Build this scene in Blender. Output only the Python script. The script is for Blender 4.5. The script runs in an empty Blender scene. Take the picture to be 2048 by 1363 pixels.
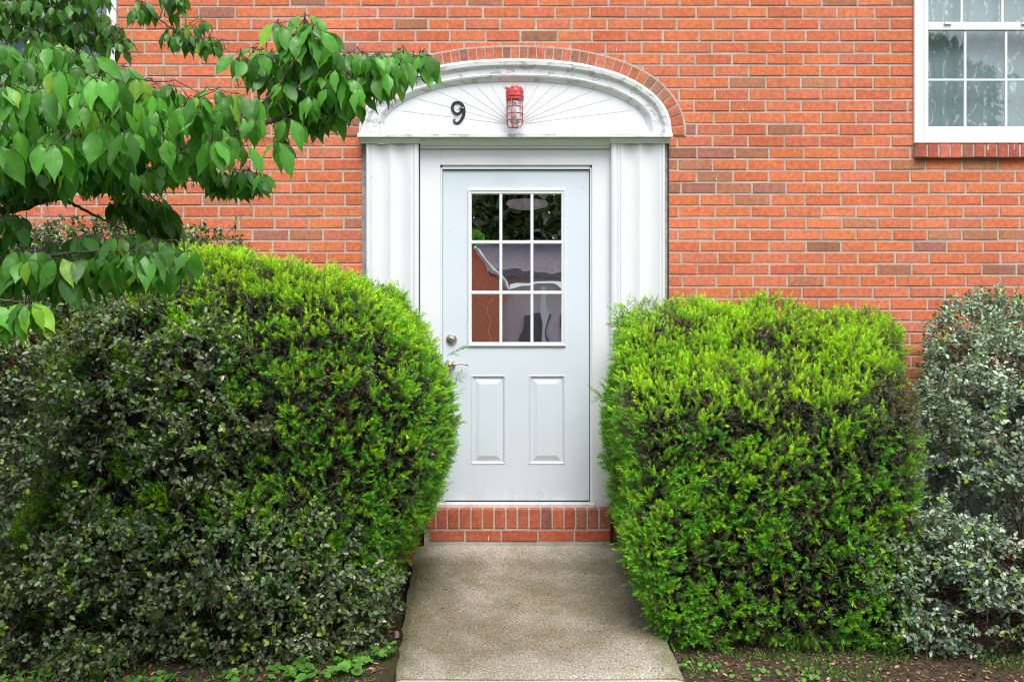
import bpy, math, random
import numpy as np
from mathutils import Vector
R_ = math.radians
sc = bpy.context.scene
COL = sc.collection
# ------------------------------------------------------------------ camera
D = 6.1            # metres from the lens to the brick wall (wall face is y = 0)
PXM = 325.0        # photo pixels per metre on the wall
EYE = 1.257        # lens height over the head of the path
cam = bpy.data.cameras.new('camera'); camo = bpy.data.objects.new('camera', cam); COL.objects.link(camo)
camo.location = (0, -D, EYE); camo.rotation_euler = (R_(90), 0, 0)
cam.sensor_width = 36; cam.sensor_fit = 'HORIZONTAL'; cam.lens = 36 * D / (2048 / PXM)
cam.clip_end = 500; cam.clip_start = 0.05
sc.camera = camo
# ------------------------------------------------------------------ sky and light (bright, veiled day)
SUN_EL, SUN_AZ = 56, 12
w = bpy.data.worlds.new('World'); sc.world = w; w.use_nodes = True
nt = w.node_tree; nt.nodes.clear()
sky = nt.nodes.new('ShaderNodeTexSky'); sky.sky_type = 'NISHITA'; sky.sun_disc = False
sky.sun_elevation = R_(SUN_EL); sky.sun_rotation = R_(180 - SUN_AZ); sky.dust_density = 3.0; sky.air_density = 1.0
hs = nt.nodes.new('ShaderNodeHueSaturation'); hs.inputs['Saturation'].default_value = 0.62
bg = nt.nodes.new('ShaderNodeBackground'); bg.inputs['Strength'].default_value = 0.15
wo = nt.nodes.new('ShaderNodeOutputWorld')
nt.links.new(sky.outputs[0], hs.inputs['Color']); nt.links.new(hs.outputs[0], bg.inputs[0]); nt.links.new(bg.outputs[0], wo.inputs[0])
sun = bpy.data.lights.new('sun', 'SUN'); suno = bpy.data.objects.new('sun', sun); COL.objects.link(suno)
sun.energy = 1.5; sun.angle = R_(32); sun.color = (1.0, 0.965, 0.91)
el, az = R_(SUN_EL), R_(SUN_AZ)
sd = Vector((math.sin(az) * math.cos(el), -math.cos(az) * math.cos(el), math.sin(el)))
suno.rotation_euler = sd.to_track_quat('Z', 'Y').to_euler(); suno.location = (3, -12, 14)
sc.view_settings.view_transform = 'Standard'; sc.view_settings.look = 'None'
sc.render.engine = 'CYCLES'; sc.cycles.filter_width = 1.1
sc.view_settings.gamma = 1.0; sc.view_settings.exposure = 0.93
# ------------------------------------------------------------------ helpers
rnd = random.Random(11); rng = np.random.default_rng(7)
def P(px, py, Y=0.0):
    s = PXM * D / (D + Y)
    return Vector(((px - 1024) / s, Y, EYE - (py - 681.5) / s))
def PX(px, Y=0.0): return P(px, 0, Y).x
def PZ(py, Y=0.0): return P(0, py, Y).z
ROOT = {}
def tag(o, label=None, cat=None, group=None, kind=None):
    if label: o['label'] = label
    if cat: o['category'] = cat
    if group: o['group'] = group
    if kind: o['kind'] = kind
    return o
def empty(name, loc=(0, 0, 0)):
    o = bpy.data.objects.new(name, None); COL.objects.link(o); o.location = loc
    o.empty_display_size = 0.2; ROOT[o.name] = Vector(loc); return o
def copy_tree(o, parent=None, first=True):
    c = o.copy(); COL.objects.link(c); c.parent = parent
    for ch in list(o.children): copy_tree(ch, c, False)
    return c
def base_of(parent):
    while parent is not None:
        if parent.name in ROOT: return ROOT[parent.name]
        parent = parent.parent
    return Vector((0, 0, 0))
class MB:
    def __init__(s): s.v = []; s.f = []; s.m = []; s.c = []
    def poly(s, pts, m=0, c=None):
        n = len(s.v); s.v += [tuple(p) for p in pts]; s.f.append(tuple(range(n, n + len(pts)))); s.m.append(m); s.c.append(c)
    def face(s, idx, m=0, c=None): s.f.append(tuple(idx)); s.m.append(m); s.c.append(c)
    def box(s, x0, x1, y0, y1, z0, z1, m=0, c=None, ch=0.0):
        """y0 is the front (towards the lens, more negative); ch chamfers the front edges"""
        n = len(s.v)
        if ch <= 0:
            s.v += [(x0,y0,z0),(x1,y0,z0),(x1,y1,z0),(x0,y1,z0),(x0,y0,z1),(x1,y0,z1),(x1,y1,z1),(x0,y1,z1)]
            for f in ((0,1,5,4),(1,2,6,5),(2,3,7,6),(3,0,4,7),(4,5,6,7),(3,2,1,0)): s.face([n+i for i in f], m, c)
        else:
            s.v += [(x0+ch,y0,z0+ch),(x1-ch,y0,z0+ch),(x1-ch,y0,z1-ch),(x0+ch,y0,z1-ch),
                    (x0,y0+ch,z0),(x1,y0+ch,z0),(x1,y0+ch,z1),(x0,y0+ch,z1),
                    (x0,y1,z0),(x1,y1,z0),(x1,y1,z1),(x0,y1,z1)]
            for f in ((0,1,2,3),(4,5,1,0),(5,6,2,1),(6,7,3,2),(7,4,0,3),(8,9,5,4),(9,10,6,5),(10,11,7,6),(11,8,4,7),(11,10,9,8)):
                s.face([n+i for i in f], m, c)
    def tube(s, pts, rad, seg=8, m=0, c=None, cap=True):
        pts = [Vector(p) for p in pts]; N = len(pts)
        rads = rad if isinstance(rad, (list, tuple)) else [rad] * N
        n0 = len(s.v); prev = None
        for i, p in enumerate(pts):
            t = (pts[min(i+1, N-1)] - pts[max(i-1, 0)])
            if t.length < 1e-9: t = Vector((0, 0, 1))
            t.normalize()
            a = prev if prev is not None else (Vector((0, 1, 0)) if abs(t.y) < .9 else Vector((1, 0, 0)))
            u = (a - t * a.dot(t)); u.normalize(); v = t.cross(u); prev = u
            for k in range(seg):
                q = 2 * math.pi * k / seg
                s.v.append(tuple(p + (u * math.cos(q) + v * math.sin(q)) * rads[i]))
        for i in range(N - 1):
            for k in range(seg):
                a = n0 + i*seg + k; b = n0 + i*seg + (k+1) % seg
                s.face((a, b, b+seg, a+seg), m, c)
        if cap and seg > 2:
            s.face([n0 + k for k in range(seg)][::-1], m, c); s.face([n0 + (N-1)*seg + k for k in range(seg)], m, c)
    def lathe(s, cx, cy, prof, seg=24, m=0, sx=1.0, sy=1.0):
        n0 = len(s.v)
        for (r, z) in prof:
            for k in range(seg):
                q = 2 * math.pi * k / seg; s.v.append((cx + r*math.cos(q)*sx, cy + r*math.sin(q)*sy, z))
        for i in range(len(prof) - 1):
            for k in range(seg):
                a = n0 + i*seg + k; b = n0 + i*seg + (k+1) % seg
                s.face((a, b, b+seg, a+seg), m)
        s.face([n0 + k for k in range(seg)][::-1], m); s.face([n0 + (len(prof)-1)*seg + k for k in range(seg)], m)
    def disc_y(s, x, z, prof, seg=28, m=0):
        """revolve about an axis along y; prof = [(radius, y)]"""
        n0 = len(s.v)
        for (r, y) in prof:
            for k in range(seg):
                q = 2*math.pi*k/seg; s.v.append((x + r*math.cos(q), y, z + r*math.sin(q)))
        for i in range(len(prof)-1):
            for k in range(seg):
                a = n0+i*seg+k; b = n0+i*seg+(k+1) % seg; s.face((a, b, b+seg, a+seg), m)
        s.face([n0+(len(prof)-1)*seg+k for k in range(seg)], m)
    def grid(s, rows, m=0, c=None):
        n0 = len(s.v); W = len(rows[0])
        for r in rows: s.v += [tuple(p) for p in r]
        for i in range(len(rows)-1):
            for j in range(W-1):
                a = n0+i*W+j; s.face((a, a+1, a+1+W, a+W), m, c)
    def build(s, name, mats, parent=None, smooth=False, loc=None, solid=0, bevel=0):
        me = bpy.data.meshes.new(name); b = base_of(parent) if parent is not None else (Vector(loc) if loc else Vector((0,0,0)))
        me.from_pydata([(x-b.x, y-b.y, z-b.z) for x, y, z in s.v], [], s.f)
        if not isinstance(mats, (list, tuple)): mats = [mats]
        for m in mats: me.materials.append(m)
        me.polygons.foreach_set('material_index', s.m)
        if any(c is not None for c in s.c):
            at = me.color_attributes.new('tone', 'FLOAT_COLOR', 'CORNER'); arr = []
            for f, c in zip(s.f, s.c): arr += list((c or (.5,.5,.5)) + (1,)) * len(f)
            at.data.foreach_set('color', arr)
        if smooth: me.polygons.foreach_set('use_smooth', [True]*len(me.polygons))
        me.update()
        o = bpy.data.objects.new(name, me); COL.objects.link(o)
        if parent is not None: o.parent = parent
        elif loc: o.location = loc
        if bevel:
            md = o.modifiers.new('bevel', 'BEVEL'); md.width = bevel; md.segments = 2; md.limit_method = 'ANGLE'; md.angle_limit = R_(40)
        return o
def np_mesh(name, V, F, col, mat, parent=None, uv=None, smooth=False, loc=(0,0,0)):
    """V (n,3); F (m,k) indices; col (n,3) per vertex"""
    b = base_of(parent) if parent is not None else Vector(loc)
    me = bpy.data.meshes.new(name); V = V - np.array(b)[None]
    n, (m, k) = len(V), F.shape
    me.vertices.add(n); me.vertices.foreach_set('co', V.astype(np.float32).ravel())
    me.loops.add(m*k); me.loops.foreach_set('vertex_index', F.astype(np.int32).ravel())
    me.polygons.add(m); me.polygons.foreach_set('loop_start', np.arange(0, m*k, k, dtype=np.int32)); me.polygons.foreach_set('loop_total', np.full(m, k, dtype=np.int32))
    if smooth: me.polygons.foreach_set('use_smooth', np.ones(m, dtype=bool))
    me.update(calc_edges=True)
    at = me.color_attributes.new('tone', 'FLOAT_COLOR', 'POINT')
    at.data.foreach_set('color', np.concatenate([col, np.ones((n, 1))], 1).astype(np.float32).ravel())
    if uv is not None:
        ul = me.uv_layers.new(name='UVMap'); ul.data.foreach_set('uv', uv[F.ravel()].astype(np.float32).ravel())
    me.materials.append(mat)
    o = bpy.data.objects.new(name, me); COL.objects.link(o)
    if parent is not None: o.parent = parent
    else: o.location = loc
    return o
# value noise
_T = np.random.default_rng(3).random((32, 32, 32))
def vnoise(p, s=1.0, off=0.0):
    q = np.asarray(p) * s + off + 100.0; i = np.floor(q).astype(int); f = q - i; f = f*f*(3-2*f); i %= 32; j = (i+1) % 32
    def g(a, b, c): return _T[a, b, c]
    x, y, z = f[...,0], f[...,1], f[...,2]
    c00 = g(i[...,0],i[...,1],i[...,2])*(1-x)+g(j[...,0],i[...,1],i[...,2])*x
    c10 = g(i[...,0],j[...,1],i[...,2])*(1-x)+g(j[...,0],j[...,1],i[...,2])*x
    c01 = g(i[...,0],i[...,1],j[...,2])*(1-x)+g(j[...,0],i[...,1],j[...,2])*x
    c11 = g(i[...,0],j[...,1],j[...,2])*(1-x)+g(j[...,0],j[...,1],j[...,2])*x
    return (c00*(1-y)+c10*y)*(1-z)+(c01*(1-y)+c11*y)*z
# ------------------------------------------------------------------ materials
class M:
    def __init__(s, name, rough=.6, spec=.4):
        s.m = bpy.data.materials.new(name); s.m.use_nodes = True; s.t = s.m.node_tree; s.N = s.t.nodes
        s.b = s.N['Principled BSDF']; s.b.inputs['Roughness'].default_value = rough; s.b.inputs['Specular IOR Level'].default_value = spec
        s.out = s.N['Material Output']; s._co = None
    def n(s, typ, **kw):
        x = s.N.new(typ)
        for k, v in kw.items(): setattr(x, k, v)
        return x
    def l(s, a, b): s.t.links.new(a, b)
    def co(s, scale=(1, 1, 1), kind='Object'):
        c = s.n('ShaderNodeTexCoord'); mp = s.n('ShaderNodeMapping'); mp.inputs['Scale'].default_value = scale
        s.l(c.outputs[kind], mp.inputs[0]); return mp.outputs[0]
    def noise(s, sc_, detail=4, rough=.55, scale=(1,1,1), kind='Object', dist=0):
        x = s.n('ShaderNodeTexNoise'); x.inputs['Scale'].default_value = sc_; x.inputs['Detail'].default_value = detail
        x.inputs['Roughness'].default_value = rough; x.inputs['Distortion'].default_value = dist; s.l(s.co(scale, kind), x.inputs['Vector']); return x.outputs['Fac']
    def ramp(s, fac, stops):
        r = s.n('ShaderNodeValToRGB'); e = r.color_ramp.elements
        while len(e) < len(stops): e.new(.5)
        for i, (p, c) in enumerate(stops): e[i].position = p; e[i].color = (*c, 1) if len(c) == 3 else c
        s.l(fac, r.inputs[0]); return r.outputs[0]
    def mix(s, fac, a, b, mode='MIX'):
        x = s.n('ShaderNodeMix', data_type='RGBA', blend_type=mode)
        for sock, v in ((x.inputs[0], fac), (x.inputs[6], a), (x.inputs[7], b)):
            if hasattr(v, 'links') or isinstance(v, bpy.types.NodeSocket): s.l(v, sock)
            elif isinstance(v, (int, float)): sock.default_value = v
            else: sock.default_value = (*v, 1)
        return x.outputs[2]
    def tone(s): x = s.n('ShaderNodeVertexColor', layer_name='tone'); return x.outputs[0]
    def color(s, v):
        if isinstance(v, bpy.types.NodeSocket): s.l(v, s.b.inputs['Base Color'])
        else: s.b.inputs['Base Color'].default_value = (*v, 1)
    def bump(s, h, strength=.4, dist=.003, prev=None):
        x = s.n('ShaderNodeBump'); x.inputs['Strength'].default_value = strength; x.inputs['Distance'].default_value = dist
        s.l(h, x.inputs['Height'])
        if prev is not None: s.l(prev, x.inputs['Normal'])
        s.l(x.outputs[0], s.b.inputs['Normal']); return x.outputs[0]
def g3(v): return (v, v, v)
# brick
k = M('fired_brick', .85, .25)
c = k.mix(1.0, k.tone(), k.ramp(k.noise(38, 5, .65), [(0.28, (.70,.66,.64)), (.72, (1.22,1.27,1.30))]), 'MULTIPLY')
c = k.mix(1.0, c, k.ramp(k.noise(1.3, 5, .6), [(.3, (.84,.82,.84)), (.7, (1.10,1.14,1.14))]), 'MULTIPLY')
c = k.mix(k.ramp(k.noise(9, 4, .6), [(.55, g3(0)), (.78, g3(.35))]), c, (.40,.13,.08))
c = k.mix(k.ramp(k.noise(60, 2, .5, (1, 1, .16)), [(.735, g3(0)), (.77, g3(.8))]), c, (.80,.66,.56))      # thin lime runs
c = k.mix(k.ramp(k.noise(150, 2, .5), [(.30, g3(.5)), (.38, g3(0))]), c, (.22,.07,.05))
k.color(c)
k.bump(k.noise(150, 5, .75, (1, 1, .5)), 1.0, .006)
BRICK = k.m
k = M('lime_mortar', .95, .15)
k.color(k.mix(k.ramp(k.noise(5, 5, .6), [(.4, g3(0)), (.75, g3(.75))]), k.ramp(k.noise(160, 3, .6), [(.3, (.34,.31,.265)), (.7, (.58,.545,.49))]), (.26,.23,.18)))
k.bump(k.noise(220, 3, .6), .7, .003); MORTAR = k.m
def paint(name, base, rough=.42, chips=0.0, dirt=.25, spec=.45, chipcol=(.36,.34,.31)):
    k = M(name, rough, spec)
    c = k.mix(k.ramp(k.noise(3.5, 5, .62), [(.42, g3(0)), (.8, g3(dirt))]), base, tuple(v*.72 for v in base))
    c = k.mix(k.ramp(k.noise(22, 4, .6, (1, 1, .25)), [(.55, g3(0)), (.85, g3(dirt*.6))]), c, (base[0]*.80, base[1]*.78, base[2]*.72))
    if chips:
        f = k.noise(13, 6, .72, (1, 1, 1.8), dist=.6)
        c = k.mix(k.ramp(f, [(.60-.05*chips, g3(0)), (.615-.05*chips, g3(.85))]), c, chipcol)
        edge = k.ramp(f, [(.585-.05*chips, g3(1)), (.61-.05*chips, g3(0))])
        nb = k.bump(edge, .7, .004)
        k.bump(k.noise(45, 4, .6), .25, .002, nb)
    else: k.bump(k.noise(60, 3, .6), .12, .0015)
    sz_ = k.n('ShaderNodeSeparateXYZ'); k.l(k.co(), sz_.inputs[0])
    ma = k.n('ShaderNodeMath', operation='MULTIPLY_ADD'); ma.inputs[1].default_value = .45; k.l(k.noise(16, 5, .7, (1, 1, .35)), ma.inputs[0]); k.l(sz_.outputs[2], ma.inputs[2])
    c = k.mix(k.ramp(ma.outputs[0], [(.36, g3(.55)), (.56, g3(0))]), c, (.34,.30,.24))
    c = k.mix(k.ramp(k.noise(75, 2, .5, (1, 1, .5)), [(.73, g3(0)), (.76, g3(.45))]), c, (.30,.27,.24))
    k.color(c); return k.m
TRIM = paint('white_trim_paint', (.68,.70,.735), .5, .0, .22)
TRIMC = paint('peeling_white_paint', (.66,.675,.70), .6, .7, .35, chipcol=(.42,.41,.39))
FIELD = paint('fan_panel_paint', (.67,.69,.73), .5, .0, .2, chipcol=(.5,.49,.46))
DOORP = paint('door_paint', (.58,.65,.715), .36, 0, .16)
VINYL = paint('white_vinyl', (.68,.70,.73), .35, 0, .12)
k = M('grey_gap_board', .8, .2); k.color(k.ramp(k.noise(30, 4, .6), [(.3, (.22,.21,.21)), (.7, (.42,.41,.41))])); GAP = k.m
k = M('black_caulk', .7, .3); k.color((.015,.016,.02)); k.bump(k.noise(80), .6, .004); CAULK = k.m
k = M('black_iron_paint', .38, .5); k.color((.018,.02,.024)); k.bump(k.noise(90), .3, .001); IRON = k.m
k = M('red_enamel', .35, .55); k.color(k.mix(k.ramp(k.noise(55, 4, .7), [(.58, g3(0)), (.66, g3(.7))]), k.ramp(k.noise(18), [(.3, (.36,.03,.03)), (.7, (.56,.06,.055))]), (.62,.30,.26))); k.bump(k.noise(60), .4, .002); RED = k.m
k = M('satin_nickel', .32, .5); k.b.inputs['Metallic'].default_value = 1.0; k.color((.56,.50,.44)); NICKEL = k.m
k = M('dark_rubber', .8, .2); k.color((.02,.02,.022)); RUBBER = k.m
def glass(name, refl, rough=.0, tint=(.9,.94,.93), wav=0, wsc=6, wdist=.01, rc=(1,1,1)):
    k = M(name); k.N.remove(k.b); k.m.node_tree.nodes.update()
    tr = k.n('ShaderNodeBsdfTransparent'); tr.inputs[0].default_value = (*tint, 1)
    gl = k.n('ShaderNodeBsdfGlossy'); gl.inputs['Roughness'].default_value = rough; gl.inputs[0].default_value = (*rc, 1)
    mx = k.n('ShaderNodeMixShader'); mx.inputs[0].default_value = refl
    if wav:
        nz = k.n('ShaderNodeTexNoise'); nz.inputs['Scale'].default_value = wsc; nz.inputs['Detail'].default_value = 1.0
        k.l(k.co(), nz.inputs['Vector'])
        bp = k.n('ShaderNodeBump'); bp.inputs['Strength'].default_value = wav; bp.inputs['Distance'].default_value = wdist
        k.l(nz.outputs['Fac'], bp.inputs['Height']); k.l(bp.outputs[0], gl.inputs['Normal'])
    k.l(tr.outputs[0], mx.inputs[1]); k.l(gl.outputs[0], mx.inputs[2]); k.l(mx.outputs[0], k.out.inputs[0]); return k.m
DGLASS = glass('door_glass', .82, .0, (.8,.8,.8), .07, 5.5, .010)
WGLASS = glass('window_glass', .09, .0, (.82,.88,.88), .15, 3.0, .01)
JAR = glass('lamp_jar_glass', .28, .04, (.97,.98,.98))
k = M('frosted_bulb', .3, .5); k.color((.80,.80,.78)); BULB = k.m
# lace curtain: grey-white net with embroidered sprays
k = M('lace_curtain', .9, .1)
cc = k.n('ShaderNodeTexWave', wave_type='BANDS', bands_direction='X'); cc.inputs['Scale'].default_value = 1.6; cc.inputs['Distortion'].default_value = 9; cc.inputs['Detail'].default_value = 3; cc.inputs['Detail Scale'].default_value = 3
k.l(k.co((2.2,1,1.2)), cc.inputs['Vector'])
fl = k.ramp(cc.outputs['Fac'], [(.88, g3(0)), (.97, g3(.7))])
nz = k.noise(26, 4, .7); mask = k.ramp(nz, [(.45, g3(0)), (.6, g3(1))])
fl = k.mix(1.0, fl, mask, 'MULTIPLY')
vr = k.n('ShaderNodeTexVoronoi'); vr.inputs['Scale'].default_value = 30; k.l(k.co((1,1,.6)), vr.inputs['Vector'])
sp = k.mix(1.0, k.ramp(vr.outputs['Distance'], [(.16, g3(.8)), (.34, g3(0))]), k.ramp(k.noise(5.5, 3), [(.5, g3(0)), (.6, g3(1))]), 'MULTIPLY')
fl = k.mix(1.0, fl, sp, 'ADD')
k.color(k.mix(fl, k.ramp(k.noise(4, 4), [(.3, (.26,.31,.32)), (.7, (.32,.37,.38))]), (.66,.70,.71))); LACE = k.m
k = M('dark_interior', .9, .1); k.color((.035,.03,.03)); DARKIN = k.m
# foliage
def leafmat(name, rough=.38, trans=.3, spec=.5, tgain=(1.3,1.5,.7), veins=False, coat=0):
    k = M(name, rough, spec); c = k.tone()
    if veins:
        uv = k.n('ShaderNodeTexCoord').outputs['UV']; sx = k.n('ShaderNodeSeparateXYZ'); k.l(uv, sx.inputs[0])
        ab = k.n('ShaderNodeMath', operation='ABSOLUTE'); k.l(sx.outputs[0], ab.inputs[0])
        m1 = k.n('ShaderNodeMath', operation='MULTIPLY_ADD'); m1.inputs[1].default_value = -.42; k.l(ab.outputs[0], m1.inputs[0]); k.l(sx.outputs[1], m1.inputs[2])
        m2 = k.n('ShaderNodeMath', operation='MULTIPLY'); m2.inputs[1].default_value = 44; k.l(m1.outputs[0], m2.inputs[0])
        sn = k.n('ShaderNodeMath', operation='SINE'); k.l(m2.outputs[0], sn.inputs[0])
        v = k.ramp(sn.outputs[0], [(.86, g3(0)), (1.0, g3(.22))])
        mid = k.ramp(ab.outputs[0], [(.0, g3(.75)), (.055, g3(0))])
        v = k.mix(1.0, v, mid, 'ADD')
        c = k.mix(v, c, k.mix(1.0, c, (1.45,1.3,1.35), 'MULTIPLY'))
        c = k.mix(k.ramp(k.noise(60, 3, .6), [(.62, g3(0)), (.72, g3(.35))]), c, (.22,.20,.05))
        bp = k.bump(sn.outputs[0], .12, .0008)
        k.bump(k.noise(45, 3), .35, .004, bp)
    k.color(c)
    if coat: k.b.inputs['Coat Weight'].default_value = coat; k.b.inputs['Coat Roughness'].default_value = .3
    tl = k.n('ShaderNodeBsdfTranslucent'); k.l(k.mix(1.0, c, tgain, 'MULTIPLY'), tl.inputs[0])
    mx = k.n('ShaderNodeMixShader'); mx.inputs[0].default_value = trans
    k.l(k.b.outputs[0], mx.inputs[1]); k.l(tl.outputs[0], mx.inputs[2]); k.l(mx.outputs[0], k.out.inputs[0]); return k.m
YEWM = leafmat('yew_needles', .42, .30)
PRIVM = leafmat('small_glossy_leaves', .30, .14, .7)
TREEM = leafmat('dogwood_leaves', .40, .33, .45, (1.5,1.6,.5), True)
WEEDM = leafmat('weed_leaves', .5, .3, .35)
LITM = leafmat('dry_leaves', .9, .1, .1, (1,1,1))
k = M('bark', .9, .2); k.color(k.ramp(k.noise(45, 5, .7, (1,1,.35)), [(.3, (.045,.035,.028)), (.7, (.16,.125,.10))])); k.bump(k.noise(60, 4, .7, (1,1,.3)), .8, .006); BARK = k.m
k = M('twig_bark', .85, .2); k.color(k.ramp(k.noise(30, 3), [(.3, (.05,.038,.028)), (.7, (.14,.105,.075))])); TWIG = k.m
# concrete
k = M('weathered_concrete', .92, .2)
ag = k.n('ShaderNodeTexVoronoi'); ag.inputs['Scale'].default_value = 95; k.l(k.co(), ag.inputs['Vector'])
base = k.ramp(k.noise(125, 5, .8), [(.36, (.16,.137,.112)), (.5, (.39,.35,.295)), (.64, (.74,.675,.59))])
base = k.mix(k.ramp(ag.outputs['Distance'], [(.06, g3(.65)), (.2, g3(0))]), base, (.62,.58,.50))
sepn = k.n('ShaderNodeSeparateXYZ'); k.l(k.co(), sepn.inputs[0])
mp = k.n('ShaderNodeMapRange'); mp.inputs[1].default_value = -.16; mp.inputs[2].default_value = -.42; k.l(sepn.outputs[1], mp.inputs[0])
wob = k.n('ShaderNodeMath', operation='ADD'); k.l(mp.outputs[0], wob.inputs[0]); 
w2 = k.n('ShaderNodeMath', operation='MULTIPLY_ADD'); w2.inputs[1].default_value = 2.6; w2.inputs[2].default_value = -1.35; k.l(k.noise(2.6, 5, .62), w2.inputs[0]); k.l(w2.outputs[0], wob.inputs[1])
mp2 = k.n('ShaderNodeMapRange'); mp2.inputs[1].default_value = -1.78; mp2.inputs[2].default_value = -1.25; k.l(sepn.outputs[1], mp2.inputs[0])
ml = k.n('ShaderNodeMath', operation='MULTIPLY', use_clamp=True); k.l(wob.outputs[0], ml.inputs[0])
w3 = k.n('ShaderNodeMath', operation='ADD'); k.l(mp2.outputs[0], w3.inputs[0]); 
w4 = k.n('ShaderNodeMath', operation='MULTIPLY_ADD'); w4.inputs[1].default_value = -.75; w4.inputs[2].default_value = .45; k.l(sepn.outputs[0], w4.inputs[0]); k.l(w4.outputs[0], w3.inputs[1])
cl = k.n('ShaderNodeClamp'); k.l(w3.outputs[0], cl.inputs[0]); k.l(cl.outputs[0], ml.inputs[1])
damp = k.mix(k.noise(7, 4), (.52,.495,.42), (.42,.41,.32))
base = k.mix(ml.outputs[0], base, k.mix(1.0, base, damp, 'MULTIPLY'))
base = k.mix(k.ramp(k.noise(5, 5, .6), [(.58, g3(0)), (.72, g3(.5))]), base, k.mix(1.0, base, (.62,.66,.40), 'MULTIPLY'))
base = k.mix(k.ramp(k.noise(34, 4, .7), [(.26, g3(.7)), (.36, g3(0))]), base, (.06,.05,.04))
ck = k.n('ShaderNodeTexVoronoi', feature='DISTANCE_TO_EDGE'); ck.inputs['Scale'].default_value = 1.1; k.l(k.co((1, .7, 1)), ck.inputs['Vector'])
base = k.mix(k.ramp(ck.outputs['Distance'], [(.0, g3(.0)), (.004, g3(0))]), base, (.08,.07,.05))
ax = k.n('ShaderNodeMath', operation='MULTIPLY_ADD'); ax.inputs[1].default_value = 1; ax.inputs[2].default_value = -.09; k.l(sepn.outputs[0], ax.inputs[0])
ab_ = k.n('ShaderNodeMath', operation='ABSOLUTE'); k.l(ax.outputs[0], ab_.inputs[0])
an = k.n('ShaderNodeMath', operation='MULTIPLY_ADD'); an.inputs[1].default_value = .25; k.l(k.noise(6, 5, .7), an.inputs[0]); k.l(ab_.outputs[0], an.inputs[2])
base = k.mix(k.ramp(an.outputs[0], [(.62, g3(0)), (.74, g3(.75))]), base, k.mix(1.0, base, (.38,.42,.22), 'MULTIPLY'))
k.color(base); k.bump(k.noise(170, 5, .75), 1.0, .004); CONC = k.m
k = M('pale_concrete', .9, .2); k.color(k.ramp(k.noise(190, 4, .75), [(.3, (.33,.30,.26)), (.68, (.62,.57,.50))])); k.bump(k.noise(150, 5, .7), .8, .003); CONC2 = k.m
k = M('bed_soil', .97, .1)
sy = k.n('ShaderNodeSeparateXYZ'); k.l(k.co(), sy.inputs[0])
lawn = k.ramp(k.noise(60, 4), [(.3, (.03,.07,.012)), (.7, (.10,.19,.03))])
soil = k.ramp(k.noise(42, 6, .75), [(.3, (.028,.019,.013)), (.5, (.085,.060,.042)), (.72, (.20,.15,.105))])
soil = k.mix(k.ramp(k.noise(3.4, 4), [(.50, g3(0)), (.62, g3(.5))]), soil, (.065,.085,.03))
lf = k.n('ShaderNodeMapRange'); lf.inputs[1].default_value = -2.2; lf.inputs[2].default_value = -2.8; k.l(sy.outputs[1], lf.inputs[0])
k.color(k.mix(lf.outputs[0], soil, lawn)); k.bump(k.noise(60, 6, .75), 1.0, .02); SOIL = k.m
k = M('asphalt_shingles', .9, .2); k.color(k.ramp(k.noise(8, 4), [(.3, (.12,.105,.12)), (.7, (.2,.175,.19))])); ROOF = k.m
k = M('far_siding', .7, .3); k.color(k.ramp(k.noise(2), [(.3, (.70,.58,.60)), (.7, (.80,.68,.70))])); SIDING = k.m
k = M('far_brick', .9, .2); k.color(k.ramp(k.noise(20), [(.3, (.58,.17,.09)), (.7, (.76,.25,.15))])); FBRICK = k.m
k = M('far_window_glass', .3, .5); k.color((.10,.12,.13)); FARW = k.m
k = M('car_paint', .25, .6); k.color((.06,.11,.09)); CARP = k.m
k = M('pebble', .8, .3); k.color(k.ramp(k.noise(40), [(.3, (.22,.20,.18)), (.7, (.40,.37,.34))])); PEB = k.m
# ------------------------------------------------------------------ ground and path
def gz(x, y):
    return np.where(y > -2.0, -.105 + y*.085, -.275) 
xs = np.unique(np.concatenate([np.linspace(-60, -4.2, 12), np.linspace(-4.2, 4.2, 150), np.linspace(4.2, 60, 12)]))
ys = np.unique(np.concatenate([np.linspace(-90, -3, 20), np.linspace(-3, .0, 60), [.35, 5.]]))
GX, GY = np.meshgrid(xs, ys); G = np.stack([GX, GY, np.zeros_like(GX)], -1)
near = (np.abs(GX) < 4.1) & (GY > -2.9)
GZ = gz(GX, GY) + near * ((vnoise(G, 5) - .5)*.045 + (vnoise(G, 17, 5) - .5)*.022)
V = np.stack([GX, GY, GZ], -1).reshape(-1, 3); nx = len(xs); ii = np.arange(len(ys)-1)[:, None]*nx + np.arange(nx-1)[None]
F = np.stack([ii, ii+1, ii+1+nx, ii+nx], -1).reshape(-1, 4)
tag(np_mesh('ground', V, F, np.full((len(V), 3), .5), SOIL, smooth=True), kind='structure')
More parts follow.
